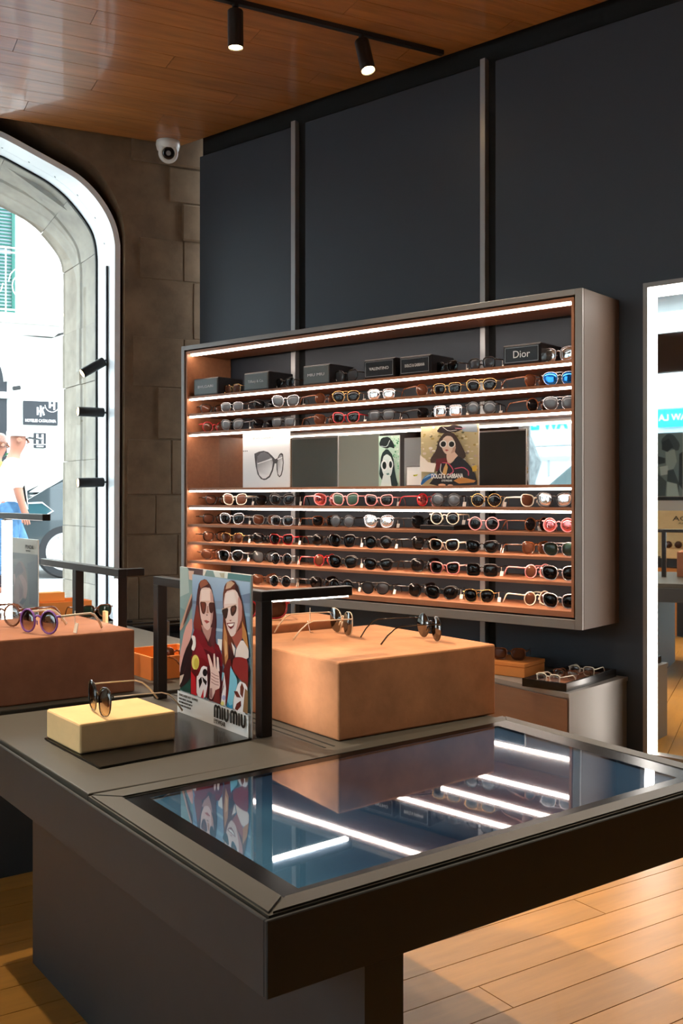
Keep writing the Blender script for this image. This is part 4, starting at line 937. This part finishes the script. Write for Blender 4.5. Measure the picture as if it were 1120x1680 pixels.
# ------------------------------------------------------------------ the street seen through the arch
GZ = -.065
MB().box(-40, 25, -30, 40, -.3, GZ).obj('ground', 'street', kind='structure')
FO = 11.0
fc = thing('building', sw(0, FO, GZ), 'white stucco building with a balcony and green shutter across the street', 'building', rz=SANG)
MB().box(-9, 9, -.4, 0, 0, 11).obj('wall', 'stucco', fc)
def fp(px, py, o=FO): s, z = st(px, py, o); return s, z - GZ
sA, zA = fp(30, 315); sB, zB = fp(100, 522, FO - .7)
MB().box(sA, sA + 1.15, .001, .05, zB + .1, zB + 2.5).obj('window_recess', 'stucco_grey', fc)
for k in (0, 1):
    shx = MB(); x0 = sA + .06 + k * .52
    for a in ((x0, x0 + .05, 0, 1), (x0 + .45, x0 + .50, 0, 1)): shx.box(a[0], a[1], .051, .10, zB + .1, zB + 2.45)
    shx.box(x0 + .05, x0 + .45, .051, .10, zB + 2.38, zB + 2.45); shx.box(x0 + .05, x0 + .45, .051, .10, zB + .1, zB + .18)
    shx = shx.obj('shutter', 'shutter_green', fc)
    sl = MB().box(x0 + .051, x0 + .449, -.02, .02, -.004, .004, 0, 1).mesh('slat')
    for j in range(40):
        zc = zB + .22 + j * .054
        if zc < zB + 2.36: link('slat', sl, 'shutter_green', shx, mtx=Matrix.Translation((0, .078, zc)) @ Matrix.Rotation(R(-38), 4, 'X'))
MB().box(sA - .16, sA - .03, .001, .08, zB + .1, zB + 2.6, .01).obj('window_trim', 'stucco', fc)
# balcony
MB().box(sB - .12, sB + 3.0, .001, .75, zB - .11, zB + .02, .015).obj('balcony_slab', 'stucco', fc)
MB().box(sB - .02, sB + 2.9, .001, .62, zB - .2, zB - .111, .02).obj('balcony_moulding', 'stucco', fc)
rt = fp(50, 410, FO - .7)[1]; hR = rt - zB
mb = MB(); yb = .70
for z in (zB + .07, zB + hR * .93, zB + hR): mb.tube([(sB - .05, yb, z), (sB + 2.9, yb, z)], .012, 5)
mb.tube([(sB - .05, yb, zB + .07), (sB - .05, .01, zB + .07)], .012, 5); mb.tube([(sB - .05, yb, zB + hR), (sB - .05, .01, zB + hR)], .014, 5)
for k in range(8): mb.tube([(sB - .03 + k * .42, yb, zB + .02), (sB - .03 + k * .42, yb, zB + hR)], .011, 5)
for k in range(7):
    xc, zc = sB + .18 + k * .42, zB + hR * .48
    for sg in (1, -1):
        sp = [(xc + sg * (.02 + .15 * (1 - q / 18)) * math.cos(q * .5), yb, zc + .02 * sg + (.02 + .22 * (1 - q / 18)) * math.sin(q * .5 * sg)) for q in range(19)]
        mb.tube(sp, .009, 4, up=Vector((0, 1, 0)))
    for an in range(5): mb.tube([(xc, yb, zB + hR * .8), (xc + .06 * math.cos(an * 1.25), yb, zB + hR * .8 + .06 * math.sin(an * 1.25))], [.016, .006], 4, up=Vector((0, 1, 0)))
mb.obj('railing', 'sign_white', fc)
# arched door, lamp, cable
sD, zD = fp(11, 600)
dp = [(sD, 0), (sD + 1.3, 0), (sD + 1.3, zD - .25)] + [(sD + .65 + .65 * math.cos(a * math.pi / 12), zD - .25 + .65 * math.sin(a * math.pi / 12)) for a in range(13)][1:]
XZ = Matrix(((1, 0, 0, 0), (0, 0, 1, 0), (0, 1, 0, 0), (0, 0, 0, 1)))        # prism in x,z growing along y
MB().prism(dp, .001, .03, XZ).obj('door', 'sign_slate', fc)
dq = resample([(x, z) for x, z in dp[2:]], 20)
mb = MB()
for a, b in zip(dq, dq[1:]): mb.tube([(a[0], .03, a[1]), (b[0], .03, b[1])], .05, 6)
mb.obj('door_arch', 'stucco', fc)
MB().box(sD - .08, sD + 1.38, .001, .08, zD - .52, zD - .42, .005).obj('door_lintel', 'sign_white', fc)
cs = [fp(x, y, FO - .05) for x, y in ((-20, 543), (12, 546), (35, 548), (60, 551), (84, 553), (104, 547), (125, 541))]
tag(MB().tube([tuple(fc.matrix_basis @ Vector((s, .06, z))) for s, z in cs], .018, 6).obj('cable', 'black_metal'), 'dark cable strung along the white building above the hotel sign', 'cable')
lx, lz = fp(25, 634, FO - .2)
lm = thing('wall_floodlight', fc.matrix_basis @ Vector((lx, .0, lz)), 'small grey floodlight on the white building beside the arched door', 'lamp', rz=SANG)
MB().tube([(0, .002, .04), (0, .12, .06), (-.02, .22, .02)], .014, 6).obj('arm', 'sign_white', lm)
MB().box(-.07, .05, .17, .27, -.06, .0, .01, 1, Matrix.Rotation(R(12), 4, 'Y')).obj('head', 'black_metal', lm)
def plate(label, p0, p1, m='sign_slate'):
    s0, z0 = fp(*p0, FO - .04); s1, z1 = fp(*p1, FO - .04)
    o = thing('wall_sign', fc.matrix_basis @ Vector(((s0 + s1) / 2, .0, z1)), label, 'sign', rz=SANG)
    w_, h_ = abs(s0 - s1), z0 - z1
    MB().box(-w_ / 2, w_ / 2, .002, .035, 0, h_, .004).obj('panel', m, o); return o, w_, h_
def flip(x, z, y=.037): return Matrix.Translation((x, y, z)) @ Matrix.Rotation(math.pi, 4, 'Z') @ Matrix.Rotation(R(90), 4, 'X')
o, w_, h_ = plate('slate grey hotel sign with white letters on the white building', (38, 657), (95, 698))
text('lettering', 'HOTELES CATALONIA', h_ * .17, 'sign_white', o, flip(0, h_ * .17), width=w_ * .88, ext=.002, bold=.0008)
mk = MB(); u = h_ * .46
for pts in ([(-.27, -.35), (-.27, .35)], [(-.27, -.02), (0, -.02)], [(0, -.5), (0, .5)], [(0, 0), (.30, .36)], [(.02, 0), (.18, .02), (.30, -.36)]): mk.prism(stroke([(a * u, b * u) for a, b in pts], u * .15), 0, .002)
mk.obj('logo', 'sign_white', o, mtx=flip(0, h_ * .58))
mk = MB()
mk.prism(stroke([(.30 * u * 1.0 + .62 * u * math.cos(a), .62 * u + .62 * u * math.sin(a)) for a in [R(180 + 180 * k / 14) for k in range(15)]], u * .06), 0, .002)
for pts in ([(.1, .95), (.1, .35)], [(.1, .62), (.5, .62)], [(.5, .95), (.5, .2)]): mk.prism(stroke([(a * u, b * u) for a, b in pts], u * .16), 0, .002)
mk.obj('logo', 'sign_white', o, mtx=flip(-w_ * .23, h_ * .56))
o, w_, h_ = plate('small square H sign under the hotel sign', (55.5, 710), (75.5, 735))
mk = MB()
for a in ((-.30, -.13, .30, .92), (.13, .30, .30, .92), (-.13, .13, .54, .68)): mk.box(a[0] * w_, a[1] * w_, a[2] * h_, a[3] * h_, 0, .002)
for k in range(4): mk.box((-.28 + .15 * k) * w_, (-.17 + .15 * k) * w_, .06 * h_, .15 * h_, 0, .002)
mk.box(-.5 * w_, .5 * w_, .21 * h_, .25 * h_, 0, .002)
mk.obj('lettering', 'sign_white', o, mtx=flip(0, 0))
# potted plant at the door
pb = fc.matrix_basis @ Vector((fp(2, 700, FO - .5)[0] + .1, .5, 0))
pt = thing('potted_plant', (pb.x, pb.y, GZ), 'green potted shrub beside the arched door across the street', 'plant')
MB().lathe([(.16, 0), (.20, .4), (.21, .42)], 16).obj('pot', 'stucco_grey', pt)
MB().tube([(0, 0, .41), (0, 0, 1.3)], .02, 6).obj('stem', 'bark', pt)
lf = MB().prism([(0, -.02), (.05, -.035), (.11, 0), (.05, .035), (0, .02)], 0, .002).mesh('leaf'); rg = random.Random(5)
for k in range(130):
    a = rg.uniform(0, 6.28); h = rg.uniform(.9, 2.0); rr = .30 * math.sqrt(rg.random()) * (1 - abs(h - 1.45) / .8)
    link('leaf', lf, 'leaf', pt, mtx=TM((rr * math.cos(a), rr * math.sin(a), h), rg.uniform(0, 6.28), 0, rg.uniform(-.8, .8)))
# parked car
o_c = 8.2; s_c = st(107, 880, o_c)[0]
car = thing('car', sw(s_c, o_c, GZ), 'dark green grey parked car showing its front wheel behind the stone jamb', 'car', rz=SANG)
body = [(.74, .26), (.80, .55), (.78, .80), (.70, .98), (.30, 1.10), (-.42, 1.58), (-.95, 1.68), (-2.8, 1.64), (-3.25, 1.15), (-3.32, .5), (-3.25, .26), (-2.95, .26)] + [(-2.6 + .38 * math.cos(a), .36 + .38 * math.sin(a)) for a in [R(180 - 180 * k / 10) + 0 for k in range(11)]][::1] + [(-.40, .26)] + [(.38 * math.cos(a), .36 + .38 * math.sin(a)) for a in [R(180 - 18 * k) for k in range(11)]] + [(.40, .26)]
mb = MB().prism([(x, z) for x, z in body], -1.7, 0, XZ)
es = [e for e in mb.bm.edges if all(abs(v.co.y) < 1e-6 for v in e.verts) or all(abs(v.co.y + 1.7) < 1e-6 for v in e.verts)]
bmesh.ops.bevel(mb.bm, geom=es, offset=.05, segments=2, affect='EDGES', clamp_overlap=True)
mb.obj('body', 'car_paint', car)
for nm, pts in (('side_window', [(-.02, 1.10), (-.48, 1.50), (-1.25, 1.55), (-1.25, 1.06)]), ('side_window', [(-1.32, 1.06), (-1.32, 1.55), (-2.4, 1.52), (-2.5, 1.08)])):
    MB().prism(pts, .001, .012, XZ).obj(nm, 'car_glass', car)
MB().box(-.42, .38, -1.5, -.2, -.006, .006, 0, 1, TM((-.06, 0, 1.36), 0, 0, R(33.5))).obj('windscreen', 'car_glass', car)
MB().prism([(.72, .93), (.62, .99), (.30, 1.0), (.18, .90), (.34, .80), (.74, .82)], -.02, .02, XZ).obj('headlight', 'car_glass', car)
mb = MB(); mb.tube([(.74, .022, .93), (.62, .022, 1.0), (.30, .022, 1.01), (.16, .022, .90), (.34, .022, .79), (.76, .022, .82)], .012, 5, closed=True); mb.obj('headlight_trim', 'alloy', car)
MB().box(-.25, -.05, .02, .2, 1.08, 1.22, .03, 2).obj('wing_mirror', 'car_paint', car)
for xw in (0, -2.6):
    wm = Matrix.Translation((xw, -.17, .36)) @ Matrix.Rotation(R(-90), 4, 'X')
    tr_ = MB().lathe([(.25, -.02), (.34, -.01), (.36, .03), (.36, .14), (.34, .18), (.255, .185)], 40, wm, False).obj('tyre', 'tyre', car)
    MB().lathe([(.25, .03), (.255, .17), (.225, .178), (.215, .12), (.05, .13), (.045, .165), (.0, .166)], 36, wm).obj('rim', 'alloy', tr_)
    mb = MB()
    for k in range(10): mb.box(.055, .222, -.022, .022, .122, .158, .004, 1, wm @ Matrix.Rotation(R(36 * k), 4, 'Z'))
    mb.obj('spokes', 'alloy', tr_)

# passers-by ---------------------------------------------------------------
def skin_mesh(name, nodes, edges, m, parent, levels=2):
    me = bpy.data.meshes.new(name); me.from_pydata([n[0] for n in nodes], edges, []); o = bpy.data.objects.new('tmp', me); COL.objects.link(o)
    md = o.modifiers.new('s', 'SKIN'); md.use_smooth_shade = True
    for v, n in zip(me.skin_vertices[0].data, nodes): v.radius = (n[1], n[1]) if not isinstance(n[1], tuple) else n[1]
    me.skin_vertices[0].data[0].use_root = True
    o.modifiers.new('u', 'SUBSURF').levels = levels
    dg = bpy.context.evaluated_depsgraph_get(); r = bpy.data.meshes.new_from_object(o.evaluated_get(dg)); r.name = name
    bpy.data.objects.remove(o); return link(name, r, m, parent)
def person(loc, rz, label, shirt, legs, cap=None, bag=None, group='passers-by on the pavement'):
    p = thing('person', loc, label, 'person', group, rz=rz)
    N = [((0, 0, .95), (.15, .11)), ((0, 0, 1.10), (.135, .095)), ((.02, 0, 1.30), (.16, .105)), ((.03, 0, 1.43), (.10, .07)), ((.045, 0, 1.50), .052), ((.07, 0, 1.565), .072), ((.08, 0, 1.63), .088), ((.075, 0, 1.695), .075),
         ((0, .09, .88), .092), ((.17, .09, .50), .062), ((.10, .09, .11), .043), ((.23, .09, .045), .038),
         ((0, -.09, .88), .092), ((-.04, -.09, .50), .062), ((-.32, -.09, .20), .043), ((-.26, -.09, .075), .036),
         ((.02, .185, 1.39), .056), ((-.10, .235, 1.13), .043), ((.02, .22, .93), .032), ((.04, .215, .88), .030),
         ((.02, -.185, 1.39), .056), ((.05, -.235, 1.12), .043), ((.10, -.235, .95), .032), ((.12, -.23, .90), .030)]
    E_ = [(0, 1), (1, 2), (2, 3), (3, 4), (4, 5), (5, 6), (6, 7), (0, 8), (8, 9), (9, 10), (10, 11), (0, 12), (12, 13), (13, 14), (14, 15), (2, 16), (16, 17), (17, 18), (18, 19), (2, 20), (20, 21), (21, 22), (22, 23)]
    for h, d, up in ((19, Vector((.02, 0, -1)), Vector((1, 0, 0))), (23, Vector((.25, 0, -1)), Vector((1, 0, 0)))):
        base = Vector(N[h][0])
        for k in range(5):
            off = up * (.026 - .017 * k); ln = (.05, .085, .09, .085, .07)[k]
            dd = (d + up * (.9 if k == 0 else (.1 - .05 * k))).normalized()
            N.append((tuple(base + off + dd * .02), .010)); N.append((tuple(base + off + dd * ln), .0085)); E_ += [(h, len(N) - 2), (len(N) - 2, len(N) - 1)]
    skin_mesh('body', N, E_, 'skin', p)
    f = MB(); f.tube([(.155, 0, 1.645), (.178, 0, 1.605), (.155, 0, 1.597)], [.008, .015, .008], 6)
    f.obj('nose', 'skin', p, smooth=True)
    for sg in (1, -1):
        MB().lathe([(.004, -.004), (.011, 0), (.004, .004)], 8, TM((.150, sg * .034, 1.640), 0, 0, R(80))).obj('eye', 'ink', p)
        MB().lathe([(.012, -.006), (.026, 0), (.016, .008)], 10, TM((.075, sg * .090, 1.625), 0, R(90))).obj('ear', 'skin', p)
    MB().box(.150, .158, -.022, .022, 1.566, 1.573, .002).obj('mouth', 'cloth_orange', p)
    up_ = lambda ids, g: [(N[i][0], tuple(r + g for r in N[i][1]) if isinstance(N[i][1], tuple) else N[i][1] + g) for i in ids]
    s = up_((1, 0, 2, 3, 16, 20), .022); hem = [((0, 0, .84), (.19, .15))]
    sl = [((-.085, .232, 1.15), .068), ((.05, -.232, 1.14), .068)]
    skin_mesh('shirt', s + hem + sl, [(0, 1), (0, 2), (2, 3), (2, 4), (2, 5), (1, 6), (4, 7), (5, 8)], shirt, p)
    t = up_((0, 8, 9, 10, 12, 13, 14), .020) + [((0, 0, 1.10), (.150, .115))]; skin_mesh('trousers', t, [(0, 1), (1, 2), (2, 3), (0, 4), (4, 5), (5, 6), (0, 7)], legs, p)
    for i, j in ((10, 11), (14, 15)): skin_mesh('shoe', [(N[i][0][:2] + (N[i][0][2] - .05,), .052), (N[j][0], .045)], [(0, 1)], 'cloth_white', p, 1)
    if cap:
        m = MB().lathe([(.105, 0), (.108, .03), (.095, .075), (.06, .105), (.01, .115)], 24, TM((.075, 0, 1.665))); m.obj('cap', cap, p, smooth=True)
        MB().prism([(.10, -.085), (.20, -.075), (.245, 0), (.20, .075), (.10, .085)], 0, .008, TM((.07, 0, 1.665), 0, 0, R(8))).obj('cap_peak', 'sign_slate', p)
    else:
        MB().lathe([(.096, -.06), (.104, .0), (.096, .05), (.06, .085), (.01, .095)], 24, TM((.055, 0, 1.66))).obj('hair', 'f_tortoise', p, smooth=True)
    if bag: MB().box(-.30, -.13, -.14, .14, 1.02, 1.42, .05, 2).obj('backpack', bag, p)
    return p
o_p = 4.6
person(sw(st(16, 725, o_p)[0], o_p, GZ), SANG + math.pi, 'person walking in a white cap, loose white shirt and blue jeans', 'cloth_white', 'denim', 'cloth_white')
person(sw(st(-13, 725, o_p + .9)[0], o_p + .9, GZ), SANG + math.pi + .2, 'person in an orange top and dark trousers at the far left edge', 'cloth_orange', 'cloth_dark', None, 'cloth_dark')

# ------------------------------------------------------------------ what the mirrors show, behind the photographer
YM = 3.699
def mx(px, y): d = ray(px, HY); return d.x * (2 * YM - y) / d.y
def mzv(px, py, y): d = ray(px, py); return HC + d.z * (2 * YM - y) / d.y
t3 = thing('display_table', (mx(1100, .25), .25, 0), 'dark display table with an orange panel, seen in the wall mirror', 'table')
MB().box(-.55, .9, -.55, 0, .50, .565, .003).obj('top', 'charcoal_side', t3)
MB().box(.04, .10, -.5, -.01, 0, .50).obj('leg', 'charcoal_side', t3)
MB().box(-.12, .035, -.06, -.03, 0, .49).obj('panel', 'orange_card', t3)
xb = mx(1094, .15)
pbd = thing('poster_stand', (xb + .15, .05, .565), 'cream board with dark lettering on the mirrored table', 'poster', rz=math.pi)
MB().box(-.25, .30, 0, .006, .001, .345).obj('panel', 'suede_cream', pbd)
text('lettering', 'PRADA', .05, 'ink', pbd, on_card(.02, .285, .003), width=.25)
text('lettering', 'EYEWEAR', .018, 'ink', pbd, on_card(.02, .250, .003), width=.17)
blk3 = thing('suede_block', (mx(1112, .2), .2, .565), 'small cream block on the mirrored table', 'display block')
MB().box(-.10, .10, -.1, .08, .0005, .07, .003).obj('body', 'suede_cream', blk3)
glasses((mx(1106, .2), .22, .6358), R(160), 'round', 'f_gold', 'l_brown', 'gold round sunglasses on the cream block seen in the wall mirror', thick=False, tag_on=False)
bw = thing('window_poster', ((mx(1070, -2.85) + mx(1140, -2.85)) / 2, -2.85, .36), 'large black and white portrait poster hung in the back window, seen in the wall mirror', 'poster', rz=math.pi)
ww = mx(1140, -2.85) - mx(1070, -2.85)
MB().box(-ww / 2, ww / 2, 0, .012, .0, 1.33).obj('panel', 'poster_white', bw)
rg = random.Random(11)
def bwp(x, y): return (1 - (x / 420 * 80 / 70 - 30 * 0), 1 - 0) if False else (max(0, min(1, 1 - ((1040 + x / 5.25) - 1070) / 70)), (1.33 - (((640 + y / 5.25) - 713) / 99 * .67)) / 1.33)
bwl = [('8aa4aa', [(180, 385), (420, 385), (420, 900), (180, 900)]), ('54646a', [(230, 440), (290, 390), (340, 400), (400, 480), (380, 540), (300, 500), (250, 520)]), ('b4d0d4', [(270, 540), (350, 520), (370, 620), (330, 700), (280, 680)]), ('3c4a50', [(240, 460), (300, 430), (340, 500), (290, 540), (240, 520)]), ('46565c', [(200, 570), (270, 590), (270, 630), (210, 640)]), ('d8f0f2', [(220, 660), (290, 650), (300, 720), (230, 730)]), ('4e6066', [(290, 690), (340, 680), (390, 800), (390, 900), (280, 900)]), ('c8e6ea', [(285, 780), (370, 800), (390, 900), (280, 900)]), ('38464c', [(390, 560), (420, 540), (420, 850), (385, 800)]), ('5c6e74', [(190, 700), (280, 780), (270, 900), (190, 900)])]
printed(bw, ww, 1.33, bwl, bwp)
for ch in bw.children:
    if ch.name.startswith('print'): ch.location.x = -ww / 2
MB().box(-ww / 2, ww / 2, -.004, -.0005, .62, .66).obj('bar', 'black_metal', bw)
# shops across the back street
sf = thing('building', (-8, -9, GZ), 'pale shop front with a blue grey sign band, mirrored in the wall display', 'building')
MB().box(-6, 9, -.4, 0, 0, 9).obj('wall', 'stucco', sf)
MB().box(-3, 3.4, .001, .12, 1.95 - GZ, 2.62 - GZ).obj('sign_band', 'blue_grey', sf)
MB().box(-3, 3.4, .001, .06, .2, 1.75).obj('shutter', 'stucco_grey', sf)
for k in range(12): MB().box(-3 + k * .55, -2.97 + k * .55, .061, .075, .2, 1.75).obj('shutter_rib', 'grey_metal', sf)
MB().box(-3.1, 3.5, .001, .2, 1.76 - GZ, 1.92 - GZ).obj('awning_box', 'sign_white', sf)
xa, xc = mx(866, -8.9), mx(938, -8.9)
text('lettering', 'AW LA', .36, 'cyan_sign', sf, Matrix.Translation(((xa + xc) / 2 + 8, .13, 2.36 - GZ)) @ Matrix.Rotation(math.pi, 4, 'Z') @ Matrix.Rotation(R(90), 4, 'X'), width=abs(xc - xa) * 1.0, ext=.01, bold=.012)
bs = thing('shop_sign', (mx(1100, -8.7), -8.86, GZ + 2.25), 'bright cyan shop sign with white letters, seen in the wall mirror', 'sign')
MB().box(-.28, .28, -.02, .08, 0, .30, .01).obj('panel', 'cyan_sign', bs)
text('lettering', 'AW LA', .15, 'sign_white', bs, Matrix.Translation((0, .085, .15)) @ Matrix.Rotation(math.pi, 4, 'Z') @ Matrix.Rotation(R(90), 4, 'X'), ext=.002)
tk_ = thing('tree', (mx(868, -6), -6, GZ), 'rough grey tree trunk on the back street, mirrored in the wall display', 'tree')
MB().tube([(0, 0, 0), (.02, 0, .8), (-.01, 0, 1.3), (.05, .0, 1.6), (-.04, 0, 2.0), (-.06, 0, 3.2), (-.1, 0, 4.5)], [.22, .17, .17, .21, .13, .12, .11], 14).obj('trunk', 'bark', tk_, smooth=True)
mb = MB(); rg = random.Random(9)
for k in range(500):
    v = Vector((rg.gauss(0, .8), rg.gauss(0, .8), 5.2 + rg.gauss(0, .6)))
    mb.prism([(0, -.05), (.12, 0), (0, .05)], 0, .003, TM(v, rg.uniform(0, 6), rg.uniform(-1, 1), rg.uniform(-1, 1)))
mb.obj('foliage', 'leaf', tk_, kind='stuff')
vn = thing('car', (mx(925, -7), -7.2, GZ), 'white van parked on the back street, mirrored in the wall display', 'car')
mb = MB().prism([(-.9, .3), (2.6, .3), (2.6, 1.75), (.2, 1.78), (-.45, 1.25), (-.95, 1.05)], -.9, 0, XZ)
bmesh.ops.bevel(mb.bm, geom=list(mb.bm.edges), offset=.06, segments=2, affect='EDGES'); mb.obj('body', 'cloth_white', vn)
MB().prism([(-.38, 1.22), (.2, 1.66), (.75, 1.66), (.75, 1.2)], .001, .012, XZ).obj('side_window', 'car_glass', vn)
for xw in (-.3, 1.9): MB().lathe([(.2, -.02), (.32, 0), (.33, .12), (.2, .15)], 24, Matrix.Translation((xw, -.1, .33)) @ Matrix.Rotation(R(-90), 4, 'X')).obj('wheel', 'tyre', vn)
